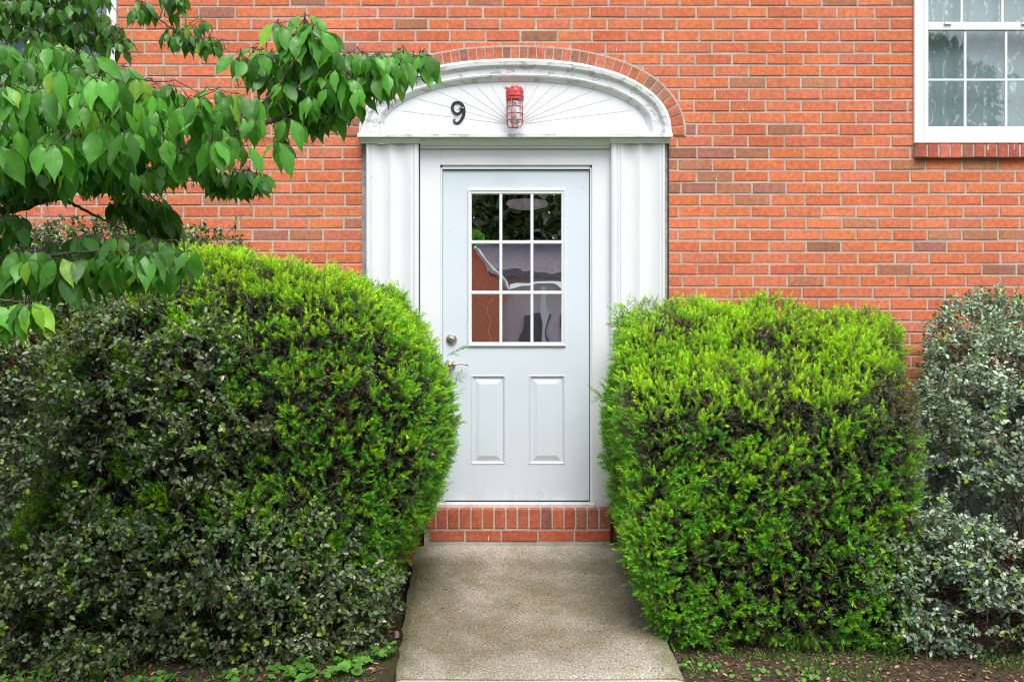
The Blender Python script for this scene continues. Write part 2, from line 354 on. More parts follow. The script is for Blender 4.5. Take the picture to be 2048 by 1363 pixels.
def slab(name, y0, y1, xl0, xr0, xl1, xr1, z0, z1, th, mat, curb=None):
    mb = MB(); ny = 40; nxx = 36; rows = []
    for i in range(ny+1):
        t = i/ny; y = y0+(y1-y0)*t; z = z0+(z1-z0)*t; xl = xl0+(xl1-xl0)*t; xr = xr0+(xr1-xr0)*t; row = []
        for j in range(nxx+1):
            u = j/nxx; x = xl+(xr-xl)*u
            e = min(u, 1-u)*(xr-xl); et = min(t, 1-t)*abs(y1-y0)
            jx = (float(vnoise(np.array([x*0+(0 if u < .5 else 9), y, z]), 14))-.5)*.022 if e < 1e-6 else 0
            dz = -.010*max(0, 1-e/.03)-.006*max(0, 1-et/.03)
            row.append((x+jx, y, z+dz+(float(vnoise(np.array([x, y, 0]), 3))-.5)*.01))
        rows.append(row)
    mb.grid(rows)
    for j, sgn in ((0, -1), (nxx, 1)):
        mb.grid([[ (r[j][0], r[j][1], r[j][2]) for r in rows], [(r[j][0]+sgn*.004, r[j][1], r[j][2]-th) for r in rows]])
    mb.grid([rows[0], [(p[0], p[1], p[2]-th) for p in rows[0]]]); mb.grid([rows[-1], [(p[0], p[1], p[2]-th) for p in rows[-1]]])
    return tag(mb.build(name, mat, smooth=False), kind='structure')
slab('path', -.09, -1.80, -.585, .672, -.508, .745, .022, -.200, .16, CONC)
slab('path', -1.812, -9.0, -.515, .745, -.45, .80, -.203, -.215, .14, CONC2)
# ------------------------------------------------------------------ the brick building
house = empty('brick_building', (0, 0, 0))
tag(house, 'orange red brick building front with a white arched doorway and double hung windows', 'building')
joint = [12.8 + 23.43*i for i in range(20)]                       # course joints, px down the photograph
while joint[-1] < 1180: joint.append(joint[-1] + 23.02)
up = 12.8
pre = []
while up > -700: up -= 23.45; pre.append(up)
joint = pre[::-1] + joint
WX0, WX1 = 1829, 2124; LX0, LX1 = -57, 238
WIN = [(WX0+3, WX1-3, -172, 287), (LX0+3, LX1-3, -172, 287), (WX0+3, WX1-3, 772, 1066), (LX0+3, LX1-3, 772, 1066)]
DOOR = (724, 1338, 270, 1300)
def sup(cx, a, b, n, by, N=200):
    pts = []
    for i in range(N+1):
        t = math.pi*i/N; c_, s_ = math.cos(t), math.sin(t)
        pts.append((cx - a*math.copysign(abs(c_)**(2/n), c_), by - b*abs(s_)**(2/n)))
    d = [0]
    for p, q in zip(pts, pts[1:]): d.append(d[-1]+math.hypot(q[0]-p[0], q[1]-p[1]))
    out = []; j = 0
    for i in range(N+1):
        L = d[-1]*i/N
        while j < N-1 and d[j+1] < L: j += 1
        f = (L-d[j])/max(1e-9, d[j+1]-d[j]); out.append((pts[j][0]+(pts[j+1][0]-pts[j][0])*f, pts[j][1]+(pts[j+1][1]-pts[j][1])*f))
    nn = []
    for i in range(N+1):
        p, q = out[max(0, i-1)], out[min(N, i+1)]; tx, ty = q[0]-p[0], q[1]-p[1]; L = math.hypot(tx, ty)
        nn.append((ty/L, -tx/L))          # points outwards (up) for a left-to-right run
    nn[0] = (-1, 0); nn[-1] = (1, 0)
    return out, nn, d[-1]
CX, AA, BB, NN, BY = 1030.5, 308, 147, 2.28, 272
arc, arcn, arclen = sup(CX, AA, BB, NN, BY, 240)
def inside_arch(px, py, grow=0):
    if py > BY: return False
    return (abs(px-CX)/(AA+grow))**NN + ((BY-py)/(BB+grow))**NN < 1
REDS = [(.66,.180,.078), (.64,.172,.080), (.69,.200,.090), (.65,.180,.090), (.67,.198,.096), (.61,.158,.075), (.64,.192,.108)]
BROWN = [(.44,.18,.10), (.36,.15,.09), (.48,.19,.10), (.40,.16,.115), (.50,.20,.11)]
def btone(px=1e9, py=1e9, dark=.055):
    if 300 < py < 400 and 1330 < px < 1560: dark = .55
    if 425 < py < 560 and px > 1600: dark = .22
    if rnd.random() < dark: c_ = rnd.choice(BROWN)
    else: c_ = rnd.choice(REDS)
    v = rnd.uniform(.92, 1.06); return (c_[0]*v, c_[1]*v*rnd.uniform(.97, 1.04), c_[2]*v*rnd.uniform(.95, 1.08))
mb = MB()
# mortar bed with the openings left out
xc = sorted({-900, 3000, DOOR[0], DOOR[1], *[w_[0] for w_ in WIN], *[w_[1] for w_ in WIN]})
zc = sorted({-700, 1250, DOOR[2], *[w_[2] for w_ in WIN], *[w_[3] for w_ in WIN]})
def blocked(x, y):
    if DOOR[0] < x < DOOR[1] and y > DOOR[2]: return True
    return any(w_[0] < x < w_[1] and w_[2] < y < w_[3] for w_ in WIN)
for a, b in zip(xc, xc[1:]):
    for t, u in zip(zc, zc[1:]):
        if not blocked((a+b)/2, (t+u)/2):
            mb.box(PX(a), PX(b), .0042, .22, PZ(u), PZ(t), 1)
for r, (t, b) in enumerate(zip(joint, joint[1:])):
    mid = (t+b)/2; segs = [(-900, 3000)]
    cuts = [(w_[0], w_[1]) for w_ in WIN if w_[2]-6 < mid < w_[3]+4]
    if mid > DOOR[2]+2: cuts.append((DOOR[0], DOOR[1]))
    elif mid > BY-BB:
        # the pediment covers the middle of this course
        xx = [CX+s_*(AA-25)*(max(0, 1-((BY-mid+12)/(BB))**NN))**(1/NN) if (BY-mid+12) < BB else CX for s_ in (-1, 1)]
        if xx[1]-xx[0] > 80: cuts.append((xx[0], xx[1]))
    for c0, c1 in cuts:
        ns = []
        for s0, s1 in segs:
            if c1 <= s0 or c0 >= s1: ns.append((s0, s1)); continue
            if c0 > s0: ns.append((s0, c0))
            if c1 < s1: ns.append((c1, s1))
        segs = ns
    off = 1359 + (35.5 if r % 2 else 0) + rnd.uniform(-5, 5)
    js = []; x = off - 71*34
    while x < 3100: js.append(x + rnd.uniform(-2.2, 2.2)); x += 71
    for s0, s1 in segs:
        ed = [s0] + [q for q in js if s0+16 < q < s1-16] + [s1]
        for i, (a, b_) in enumerate(zip(ed, ed[1:])):
            ga = 0.6 if i == 0 and s0 > -900 else 2.0; gb = 0.6 if i == len(ed)-2 and s1 < 3000 else 2.0
            if b_-a < 8: continue
            jy = rnd.uniform(-.0016, .0016); z0 = PZ(b-1.9+rnd.uniform(-.35, .35)); z1 = PZ(t+1.9+rnd.uniform(-.35, .35))
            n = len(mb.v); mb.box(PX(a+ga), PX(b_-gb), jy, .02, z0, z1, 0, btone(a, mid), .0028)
            for q in range(n, n+8): 
                v_ = mb.v[q]; mb.v[q] = (v_[0]+rnd.uniform(-.0011, .0011), v_[1], v_[2]+rnd.uniform(-.0013, .0013))
wall = mb.build('wall', [BRICK, MORTAR], house)
# brick arch over the pediment
mb = MB(); Y0 = -.0075
rows = [[], [], [], []]
for (p, q) in zip(arc, arcn):
    for rr, (o_, y_) in zip(rows, ((-3, -.003), (33.5, -.003), (34.5, .004), (-3, .02))): rr.append(P(p[0]+q[0]*o_, p[1]+q[1]*o_, 0) + Vector((0, y_, 0)))
mb.grid([rows[0], rows[1], rows[2]], 1)
nb = 45
for i in range(nb):
    f0, f1 = (i+.07)/nb, (i+.93)/nb; jy = rnd.uniform(-.002, .002)
    def at(f, o_):
        x = f*240; j = min(239, int(x)); u = x-j
        p = (arc[j][0]*(1-u)+arc[j+1][0]*u, arc[j][1]*(1-u)+arc[j+1][1]*u); q = (arcn[j][0]*(1-u)+arcn[j+1][0]*u, arcn[j][1]*(1-u)+arcn[j+1][1]*u)
        return P(p[0]+q[0]*o_, p[1]+q[1]*o_, 0)
    A, B, C_, E = at(f0, 1.5), at(f1, 1.5), at(f1, 30.5), at(f0, 30.5)
    ctr = (A+B+C_+E)/4; pts = [A, B, C_, E]; inn = [p+(ctr-p)*.07 for p in pts]; c_ = tuple(v_*m_ for v_, m_ in zip(btone(dark=.42), (.80, .88, 1.0))); n = len(mb.v)
    mb.v += [(p.x, Y0+jy, p.z) for p in inn] + [(p.x, Y0+jy+.003, p.z) for p in pts] + [(p.x, .01, p.z) for p in pts]
    for f in ((0,1,2,3),(4,5,1,0),(5,6,2,1),(6,7,3,2),(7,4,0,3),(8,9,5,4),(9,10,6,5),(10,11,7,6),(11,8,4,7)): mb.face([n+v_ for v_ in f], 0, c_)
arch = mb.build('brick_arch', [BRICK, MORTAR], house)
# doorstep
def stepc(d): c_ = btone(dark=d); return (c_[0]*.78, c_[1]*.72, c_[2]*.8)
mb = MB(); YS = -.095
mb.box(PX(848, YS), PX(1221, YS), YS+.006, .30, PZ(1170, YS), PZ(1019, YS), 1)
x = 848.5; i = 0
while x < 1216:
    wd = 23.3; mb.box(PX(x+1.6, YS), PX(x+wd-1.6, YS), YS+rnd.uniform(-.002, .002), .06, PZ(1056.5, YS), PZ(1018.2+rnd.uniform(-.5, .5), YS), 0, stepc(.18), .004); x += wd
x = 857
while x < 1200:
    wd = 73; mb.box(PX(x+1.7, YS), PX(min(1220, x+wd-1.7), YS), YS+rnd.uniform(-.002, .002), .06, PZ(1081.5, YS), PZ(1060.5, YS), 0, stepc(0), .004); x += wd
for xa, xb in ((826, 847), (1223, 1248)):
    for ya, yb in ((1019, 1047), (1050, 1073), (1076, 1099), (1102, 1125), (1128, 1150)):
        mb.box(PX(xa-45, 0) if xa < 900 else PX(xa), PX(xb) if xa < 900 else PX(xb+45), -.004, .1, PZ(yb-1), PZ(ya+1), 0, btone(dark=.3), .003)
mb.box(PX(724), PX(846), .004, .2, PZ(1250), PZ(1018), 1); mb.box(PX(1224), PX(1338), .0045, .2, PZ(1250), PZ(1018), 1)
mb.build('doorstep', [BRICK, MORTAR], house)
# ---- white door surround
mb = MB()                                            # jamb and head boards
mb.box(PX(840), PX(880.5), .0, .16, PZ(1018), PZ(290), 0, None, .002)
mb.box(PX(1184), PX(1222), .0, .16, PZ(1018), PZ(290), 0, None, .002)
mb.box(PX(880.5), PX(1184), .0006, .16, PZ(330), PZ(290), 0, None, .002)
for xa, xb in ((880.5, 884.5), (1180.5, 1184)): mb.box(PX(xa), PX(xb), .013, .16, PZ(1018), PZ(334.5), 0, None, .001)
mb.box(PX(884.5), PX(1180.5), .0133, .16, PZ(337.5), PZ(330), 0, None, .001)
mb.box(PX(883), PX(885.2), .028, .1, PZ(1004), PZ(338), 1); mb.box(PX(1179.2), PX(1181), .028, .1, PZ(1004), PZ(338), 1); mb.box(PX(884), PX(1181), .0282, .1, PZ(339.6), PZ(336.5), 1)
mb.box(PX(724), PX(734), .012, .2, PZ(1018), PZ(274), 2); mb.box(PX(1329), PX(1337), .012, .2, PZ(1018), PZ(274), 2)
mb.box(PX(1335.6), PX(1338.4), .006, .2, PZ(1018), PZ(276), 1)
sur = mb.build('door_surround', [TRIM, CAULK, GAP], house)
# pilasters: reeded edges and two shallow waves
def pil(xa, xb, wide_left):
    w_ = xb-xa; prof = []
    def bead(s0, s1, h):
        for i in range(7): q = i/6; prof.append((s0+(s1-s0)*q, h*math.sin(math.pi*q)))
    prof.append((0, -.045)); 
    bead(.0, .07, .010); bead(.07, .115, .006)
    for i in range(31):
        q = i/30; prof.append((.12+.70*q, -.017*abs(math.sin(2*math.pi*q))**1.0*(1) + .006))
    bead(.83, .885, .006); bead(.89, 1.0, .011); prof.append((1, -.045))
    if not wide_left: prof = [(1-s_, h) for s_, h in prof[::-1]]
    Yf = -.042; mb = MB()
    rows = [[Vector((PX(xa+s_*w_, Yf), Yf-h, z)) for s_, h in prof] for z in (PZ(1017.5, Yf), PZ(650, Yf), PZ(287, Yf))]
    mb.grid(rows)
    return mb.build('pilaster', TRIM, sur)
pil(732, 837, True); pil(1222, 1330, False)
def mould(name, xa, xb, prof, mat, parent, Yr=-.05):
    """horizontal moulding: prof = [(py, y)] top to bottom, returned to the wall at the ends"""
    mb = MB(); L = [Vector((PX(xa, -.0), y_, PZ(py, y_))) for py, y_ in prof]; R = [Vector((PX(xb, -.0), y_, PZ(py, y_))) for py, y_ in prof]
    # sag and wear along the run
    N = 24; rows = []
    for i in range(N+1):
        t = i/N; rows.append([L[j].lerp(R[j], t) + Vector((0, 0, (float(vnoise(np.array([t*9, j*.0, 1.]), 1))-.5)*.0016)) for j in range(len(L))])
    mb.grid(rows)
    for S in (L, R): mb.poly(S + [Vector((S[-1].x, .03, S[-1].z)), Vector((S[0].x, .03, S[0].z))])
    return mb.build(name, mat, parent)
cap = [(273, .02), (273.5, -.078), (277, -.080), (279.5, -.074), (282, -.066), (284.5, -.058), (287, -.056), (287.3, .02)]
mould('capital', 724, 842, cap, TRIM, sur); mould('capital', 1219, 1337, cap, TRIM, sur)
mould('cornice', 719.5, 1340.5, [(266, .0), (266.3, -.098), (268, -.101), (273.6, -.101), (274.6, -.098), (275, .0)], TRIMC, sur)
mould('lintel_moulding', 841, 1220, [(274, .02), (274.2, -.062), (279, -.060), (283, -.052), (287, -.040), (290, -.036), (291, -.024), (296, -.022), (297, -.002), (297.2, .02)], TRIM, sur)
# fan panel with radiating grooves
mb = MB(); HX, HY = 1029, 250.5; YF = -.020
def inner_curve(th):
    dx, dy = math.cos(th), math.sin(th); lo, hi = 0, 400
    for _ in range(30):
        m_ = (lo+hi)/2
        inside = (abs(HX+dx*m_-CX)/(AA-38))**NN + (max(0, BY-(HY-dy*m_))/(BB-33))**NN < 1
        lo, hi = (m_, hi) if inside else (lo, m_)
    return lo
gr = [7, 15, 23.5, 34, 45, 59, 74, 90, 106, 121, 135, 146, 156.5, 165, 173]
ths = []
for i, g_ in enumerate([0]+gr+[180]):
    ths.append((g_, 1 if 0 < g_ < 180 else 0))
rings = [0.0, .10, .16, .3, .5, .7, .86, 1.0]; rows = []
angs = []
for a, b in zip([0]+gr, gr+[180]):
    for q in np.linspace(0, 1, 7)[:-1]: angs.append((a+(b-a)*q, q == 0 and a > 0))
angs.append((180, False))
for (a, isg) in angs:
    th = math.radians(a); Rm = inner_curve(th)
    for da, dep in (((-1.0, 0), (0, .0032), (1.0, 0)) if isg else ((0, 0),)):
        row = []
        for f in rings:
            rpx = Rm*f; off = da/max(6, rpx) if rpx > 0 else 0
            d_ = dep if .12 < f < .97 else 0
            t2 = th+off; p = P(HX+math.cos(t2)*rpx, HY-math.sin(t2)*rpx, YF); row.append(Vector((p.x, YF+d_, p.z)))
        rows.append(row)
mb.grid(rows)
mb.box(PX(728), PX(1334), -.026, .02, PZ(268, -.026), PZ(250.6, -.026), 0, None, .002)
fan = mb.build('fan_panel', FIELD, sur)
# arched moulding
prof = [(3, .01), (1.5, -.066), (-4, -.078), (-11, -.074), (-14, -.060), (-15.5, -.052), (-18, -.052), (-27, -.050), (-29, -.056), (-32, -.052), (-34, -.040), (-37, -.030), (-39.5, -.026), (-40, -.01)]
mb = MB(); rows = []
for i, (p, q) in enumerate(zip(arc, arcn)):
    row = []
    for o_, y_ in prof:
        wear = (float(vnoise(np.array([i*.13, o_*.12, 0.]), 1))-.5)
        edge = .0022 if i < 200 else .007
        W_ = P(p[0]+q[0]*o_*(1+ (0 if abs(q[0]) < .8 else .12*(abs(q[0])-.8)/.2)), p[1]+q[1]*o_, 0); row.append(Vector((W_.x, y_+wear*edge, W_.z)))
    rows.append(row)
mb.grid(rows); mb.build('arched_moulding', TRIMC, sur, smooth=False)
mb = MB(); cpts = []
for i in range(70, 236):
    p, q = arc[i], arcn[i]; o_ = 1.6+rnd.uniform(-.9, .9)
    cpts.append((P(p[0]+q[0]*o_, p[1]+q[1]*o_, 0)+Vector((0, -.012, 0)), max(.0012, .0032+.004*(float(vnoise(np.array([i*.22, 0, 3.]), 1))-.55)+(.0025 if 165 < i < 225 else 0))))
mb.tube([c_[0] for c_ in cpts], [c_[1] for c_ in cpts], 6); mb.build('caulk_bead', CAULK, sur)
mb = MB(); mb.box(PX(872), PX(1189), -.028, .12, PZ(1017, -.028), PZ(1006.5, -.028), 0, None, .004); mb.box(PX(884), PX(1182), -.004, .12, PZ(1007), PZ(1004.2), 0)
mb.build('threshold', VINYL, sur)
# ---- door leaf
DX0, DX1, DZ0, DZ1 = 885.2, 1179.2, 1001.5, 339.6; YD = .03
mb = MB()
holes = [(935, 1132, 376, 693), (941, 1011, 750, 929.5), (1057.5, 1131, 750, 929.5)]
xc = sorted({DX0, DX1, *[h[0] for h in holes], *[h[1] for h in holes]}); zc = sorted({DZ0, DZ1, 376, 693, 750, 929.5})
for a, b in zip(xc, xc[1:]):
    for t, u in zip(zc, zc[1:]):
        mx_, my_ = (a+b)/2, (t+u)/2
        if not any(h[0] < mx_ < h[1] and h[2] < my_ < h[3] for h in holes):
            mb.poly([(PX(a), YD, PZ(u)), (PX(b), YD, PZ(u)), (PX(b), YD, PZ(t)), (PX(a), YD, PZ(t))])
for (xa, xb, t, u) in holes[1:]:
    pr = [(0, YD), (1.6, YD-.004), (3.6, YD+.001), (5.6, YD+.009), (8.0, YD+.009), (17, YD+.0005), (18, YD)]
    rows = []
    for o_, y_ in pr:
        X0_, X1_, Za, Zb = PX(xa+o_*1.0), PX(xb-o_), PZ(u-o_), PZ(t+o_); rows.append([(X0_, y_, Za), (X1_, y_, Za), (X1_, y_, Zb), (X0_, y_, Zb), (X0_, y_, Za)])
    mb.grid(rows); mb.poly(rows[-1][:4])
for (a, b, c0, c1) in ((DX0, DX0, DZ0, DZ1), (DX1, DX1, DZ0, DZ1)):
    mb.poly([(PX(a), YD, PZ(c0)), (PX(a), YD+.045, PZ(c0)), (PX(a), YD+.045, PZ(c1)), (PX(a), YD, PZ(c1))])
door = mb.build('door', DOORP, house)
mb = MB(); mb.box(PX(887), PX(1178), .032, .07, PZ(1005), PZ(1001.8), 0); mb.build('door_sweep', RUBBER, door)
GX0, GX1, GZT, GZB = 943, 1123, 387, 684
mb = MB(); pr = [(0, YD), (.6, YD-.011), (2.6, YD-.014), (4.4, YD-.011), (5.2, YD-.008), (8.2, YD-.008), (9.4, YD-.002), (9.6, YD+.012)]; rows = []
for o_, y_ in pr: rows.append([(PX(935+o_*.85), y_, PZ(693-o_*.95)), (PX(1132-o_*.95), y_, PZ(693-o_*.95)), (PX(1132-o_*.95), y_, PZ(376+o_*1.12)), (PX(935+o_*.85), y_, PZ(376+o_*1.12)), (PX(935+o_*.85), y_, PZ(693-o_*.95))])
mb.grid(rows)
lf_ = mb.build('glazing_frame', VINYL, door)
mb = MB()
for x in (1001.5, 1064): mb.box(PX(x-2.9), PX(x+2.9), YD-.006, YD+.010, PZ(GZB+1), PZ(GZT-1), 0, None, .003)
for z in (483, 584.5): mb.box(PX(GX0-1), PX(GX1+1), YD-.0068, YD+.0102, PZ(z+3.3), PZ(z-3.3), 0, None, .003)
mb.build('muntin', VINYL, door)
mb = MB()
nxg, nyg = 3, 3
mb.poly([(PX(GX0-2), YD+.011, PZ(GZB+2)), (PX(GX1+2), YD+.011, PZ(GZB+2)), (PX(GX1+2), YD+.011, PZ(GZT-2)), (PX(GX0-2), YD+.011, PZ(GZT-2))])
mb.build('glass', DGLASS, door)
mb = MB(); hx, hz = PX(902.5), PZ(678.5); mb.disc_y(hx, hz, [(.033, YD), (.034, YD-.006), (.030, YD-.012), (.018, YD-.014), (.017, YD-.022), (.012, YD-.024)]); mb.box(hx-.003, hx+.003, YD-.0255, YD-.02, hz-.009, hz+.009)
mb.build('deadbolt', NICKEL, door, smooth=False)
mb = MB(); hx, hz = PX(900), PZ(729); mb.disc_y(hx, hz, [(.033, YD), (.034, YD-.006), (.028, YD-.014), (.017, YD-.018), (.015, YD-.05), (.018, YD-.058), (.012, YD-.066)])
mb.tube([(hx, YD-.055, hz), (hx+.03, YD-.058, hz+.003), (hx+.06, YD-.058, hz+.007), (hx+.085, YD-.056, hz+.007), (hx+.105, YD-.054, hz-.001), (hx+.113, YD-.052, hz-.007)], [.011, .008, .0065, .0065, .006, .004], 10)
mb.build('lever_handle', NICKEL, door, smooth=True)
# hallway behind the glass
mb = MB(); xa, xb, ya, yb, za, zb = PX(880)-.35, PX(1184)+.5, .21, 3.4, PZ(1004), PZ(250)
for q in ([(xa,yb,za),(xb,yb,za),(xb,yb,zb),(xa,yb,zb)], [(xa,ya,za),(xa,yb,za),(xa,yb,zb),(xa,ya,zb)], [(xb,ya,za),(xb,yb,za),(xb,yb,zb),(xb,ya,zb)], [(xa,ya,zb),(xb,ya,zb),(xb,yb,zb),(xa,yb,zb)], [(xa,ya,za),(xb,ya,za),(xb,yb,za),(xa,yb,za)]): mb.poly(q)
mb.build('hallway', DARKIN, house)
k = M('ceiling_lamp_glass', .4, .4); k.color((.7,.65,.7)); k.b.inputs['Emission Color'].default_value = (.75,.60,.72, 1); k.b.inputs['Emission Strength'].default_value = .55
lampc = P(1054, 410, 1.9); mb = MB(); mb.lathe(lampc.x, 1.9, [(.16, lampc.z+.03), (.168, lampc.z+.01), (.15, lampc.z-.015), (.09, lampc.z-.03), (.02, lampc.z-.034)], 32)
lo = mb.build('ceiling_lamp', k.m, loc=(lampc.x, 1.9, lampc.z)); tag(lo, 'round pale ceiling lamp glowing faintly inside the hallway behind the door glass', 'ceiling lamp')
# ---- windows
def window(xa, xb, top, bot, rail, lower_rows=2, upper_rows=2, name='window'):
    cx_, cz_ = PX((xa+xb)/2), PZ(bot)
    fr = MB(); F0 = -.020
    def ring(mb, x0, x1, t, b, wl, wt, wb, y0, y1, ch=.003):
        mb.box(PX(x0, y0), PX(x0+wl, y0), y0, y1, PZ(b, y0), PZ(t, y0), 0, None, ch); mb.box(PX(x1-wl, y0), PX(x1, y0), y0, y1, PZ(b, y0), PZ(t, y0), 0, None, ch)
        mb.box(PX(x0+wl, y0), PX(x1-wl, y0), y0+.0004, y1, PZ(b, y0), PZ(b-wb, y0), 0, None, ch); mb.box(PX(x0+wl, y0), PX(x1-wl, y0), y0+.0004, y1, PZ(t+wt, y0), PZ(t, y0), 0, None, ch)
    ring(fr, xa, xb, top, bot, 19, 20, 18, F0, .12)
    ring(fr, xa+18.6, xb-18.6, top+19.6, bot-17.6, 5, 5, 3, .006, .12)
    win = fr.build(name, VINYL, house)
    ia, ib = xa+24, xb-24; cols = 3; wpane = (ib-ia)/cols
    def sash(t, b, y0, rws, rb, rt, lock=False):
        s_ = MB(); ring(s_, ia-2, ib+2, t, b, 6, rt, rb, y0, y0+.03, .002)
        for i in range(1, cols): x = ia+wpane*i+(-1 if not lock else 1); s_.box(PX(x-2.6), PX(x+2.6), y0+.008, y0+.02, PZ(b-rb+1), PZ(t+rt-1), 0, None, .002)
        for i in range(1, rws): z = t+rt+(b-rb-t-rt)*i/rws; s_.box(PX(ia), PX(ib), y0+.0085, y0+.0195, PZ(z+2.3), PZ(z-2.3), 0, None, .002)
        if lock: 
            for lx in (ia+46, ib-46): s_.box(PX(lx-7), PX(lx+7), y0-.012, y0+.01, PZ(t+1), PZ(t-4), 0, None, .002)
        s_.build('sash', VINYL, win)
        g_ = MB(); yg = y0+.016; g_.poly([(PX(ia), yg, PZ(b-rb/2)), (PX(ib), yg, PZ(b-rb/2)), (PX(ib), yg, PZ(t+rt/2)), (PX(ia), yg, PZ(t+rt/2))]); g_.build('glass', WGLASS, win)
    sash(rail-2, bot-19, .030, lower_rows, 14, 14, True)
    sash(top+24, rail+6, .064, upper_rows, 10, 12)
    cu = MB(); rows = []
    for z in (PZ(bot-10), PZ((bot+top)/2), PZ(top+10)): rows.append([(PX(ia)-.03+(PX(ib)-PX(ia)+.06)*i/90, .135+.003*math.sin(i*.55)+.002*math.sin(i*1.31+z), z) for i in range(91)])
    cu.grid(rows); cu.build('curtain', LACE, win, smooth=True)
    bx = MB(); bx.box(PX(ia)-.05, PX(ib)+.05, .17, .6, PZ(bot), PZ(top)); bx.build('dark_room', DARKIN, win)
    return win
def brick_sill(xa, xb, py, parent):
    mb = MB(); y0 = -.038; mb.box(PX(xa+1, y0), PX(xb-1, y0), y0+.005, .02, PZ(py+26, y0), PZ(py+2, y0), 1); x = xa
    while x < xb-12:
        mb.box(PX(x+1.4, y0), PX(x+21.6, y0), y0+rnd.uniform(-.002, .002), .02, PZ(py+28+rnd.uniform(-.6, .6), y0), PZ(py+.6, y0), 0, rnd.choice([(.52,.13,.08), (.58,.15,.09), (.44,.11,.075), (.60,.18,.12), (.34,.13,.09)]), .004); x += 23.2
    return mb.build('brick_sill', [BRICK, MORTAR], parent)
w1 = window(WX0, WX1, -175, 286, 48); brick_sill(1832, 2122, 287, w1)
w2 = copy_tree(w1, house); w2.location.x += PX(LX0)-PX(WX0)
w3 = window(WX0, WX1, 769, 1068, 918, 1, 1); brick_sill(1832, 2122, 1069, w3)
w4 = copy_tree(w3, house); w4.location.x += PX(LX0)-PX(WX0)
# ------------------------------------------------------------------ house number and lamp
pts = [(500,556,14),(482,530,15),(462,522,9)]
ln = [(505,540,20),(480,590,20),(445,615,22),(405,612,23),(365,575,24),(347,520,25),(362,462,25),(405,432,23),(450,430,23),(500,455,25),(530,510,29),(538,575,30),(528,640,29),(500,700,27),(462,748,24),(425,765,20),(392,755,20),(375,728,19),(385,708,22),(398,715,24)]
def ribbon(mb, L, Yb, th):
    n0 = len(mb.v); N = len(L)
    W_ = [(P(860+x/7.877, 150+y/7.877, Yb), r*.86/7.877/PXM) for x, y, r in L]
    for i in range(N):
        t = (W_[min(N-1, i+1)][0]-W_[max(0, i-1)][0]); t.normalize(); nrm = Vector((-t.z, 0, t.x)); p, r = W_[i]
        for o_, y_ in ((-1, 0), (-.98, -th*.6), (-.55, -th), (.55, -th), (.98, -th*.6), (1, 0)): mb.v.append(tuple(p+nrm*r*o_+Vector((0, y_, 0))))
    for i in range(N-1):
        for k_ in range(5): a = n0+i*6+k_; mb.face((a, a+1, a+7, a+6))
    for i in (0, N-1): mb.face([n0+i*6+k_ for k_ in range(6)])
def smoothline(L, it=2):
    for _ in range(it):
        o_ = [L[0]]
        for a, b in zip(L, L[1:]): o_ += [tuple(a[i]*.75+b[i]*.25 for i in range(3)), tuple(a[i]*.25+b[i]*.75 for i in range(3))]
        L = o_+[L[-1]]
    return L
mb = MB(); ribbon(mb, smoothline(ln), -.0215, .010); ribbon(mb, smoothline(pts, 1), -.0215, .0095)
nl = P(916, 249, -.0215); num = mb.build('house_number', IRON, loc=nl, smooth=False)
tag(num, 'black cast iron numeral 9 screwed to the white fan panel left of the red lamp', 'house number')
ROOT[num.name] = nl
for x, y in ((521, 520), (390, 718)):
    mb = MB(); q = P(860+x/7.877, 150+y/7.877, -.03); mb.disc_y(q.x, q.z, [(.0042, -.030), (.004, -.0335), (.002, -.0345)], 12); mb.build('screw', VINYL, num)
LYc = -.145; lc = P(1029.5, 200, LYc); LZ = lambda py: PZ(py, LYc); PXL = PXM*D/(D+LYc)
lamp = empty('wall_lamp', (lc.x, LYc, LZ(257))); tag(lamp, 'red caged jelly jar lamp mounted over the door on the white fan panel', 'wall lamp')
mb = MB(); u = 1/PXL
mb.lathe(lc.x, LYc, [(17.4*u, LZ(201.5)), (18*u, LZ(200)), (18*u, LZ(196.5)), (16.8*u, LZ(196)), (18.3*u, LZ(194.5)), (18.4*u, LZ(192)), (17.6*u, LZ(191)), (17.8*u, LZ(184)), (16.5*u, LZ(179.5)), (13*u, LZ(176.5)), (8*u, LZ(174.5)), (7.2*u, LZ(172.6)), (3*u, LZ(172.2))], 28)
for a in range(6):
    q = a*math.pi/3+.35; mb.lathe(lc.x+13.4*u*math.cos(q), LYc+13.4*u*math.sin(q), [(4*u, LZ(184)), (4.1*u, LZ(178)), (3.2*u, LZ(175.6)), (1.2*u, LZ(174.8))], 10)
mb.tube([(lc.x-12*u, LYc, LZ(181)), (lc.x-17*u, LYc-.003, LZ(176.5)), (lc.x-18.6*u, LYc-.003, LZ(173.6))], [3*u, 2.6*u, 2.0*u], 8)
mb.tube([(lc.x, LYc, LZ(187)), (lc.x, -.024, LZ(187))], [10*u, 12*u], 14); mb.disc_y(lc.x, LZ(187), [(16*u, -.020), (16*u, -.030), (12*u, -.036)], 20)
mb.build('housing', RED, lamp, smooth=False)
mb = MB(); rc = 16.6*u
for zy in (215.4, 228.7, 242): mb.tube([(lc.x+rc*math.cos(q), LYc+rc*math.sin(q), LZ(zy)) for q in np.linspace(0, 2*math.pi, 29)], 1.05*u, 6, cap=False)
for a in range(4):
    q = math.radians(-112+90*a); L = [(rc, 201), (rc, 225), (rc, 246), (rc*.95, 251), (rc*.78, 254.3), (rc*.4, 255.4), (0, 255.6)]
    mb.tube([(lc.x+r*math.cos(q), LYc+r*math.sin(q), LZ(zy)) for r, zy in L], 1.15*u, 6)
mb.build('cage', RED, lamp, smooth=True)
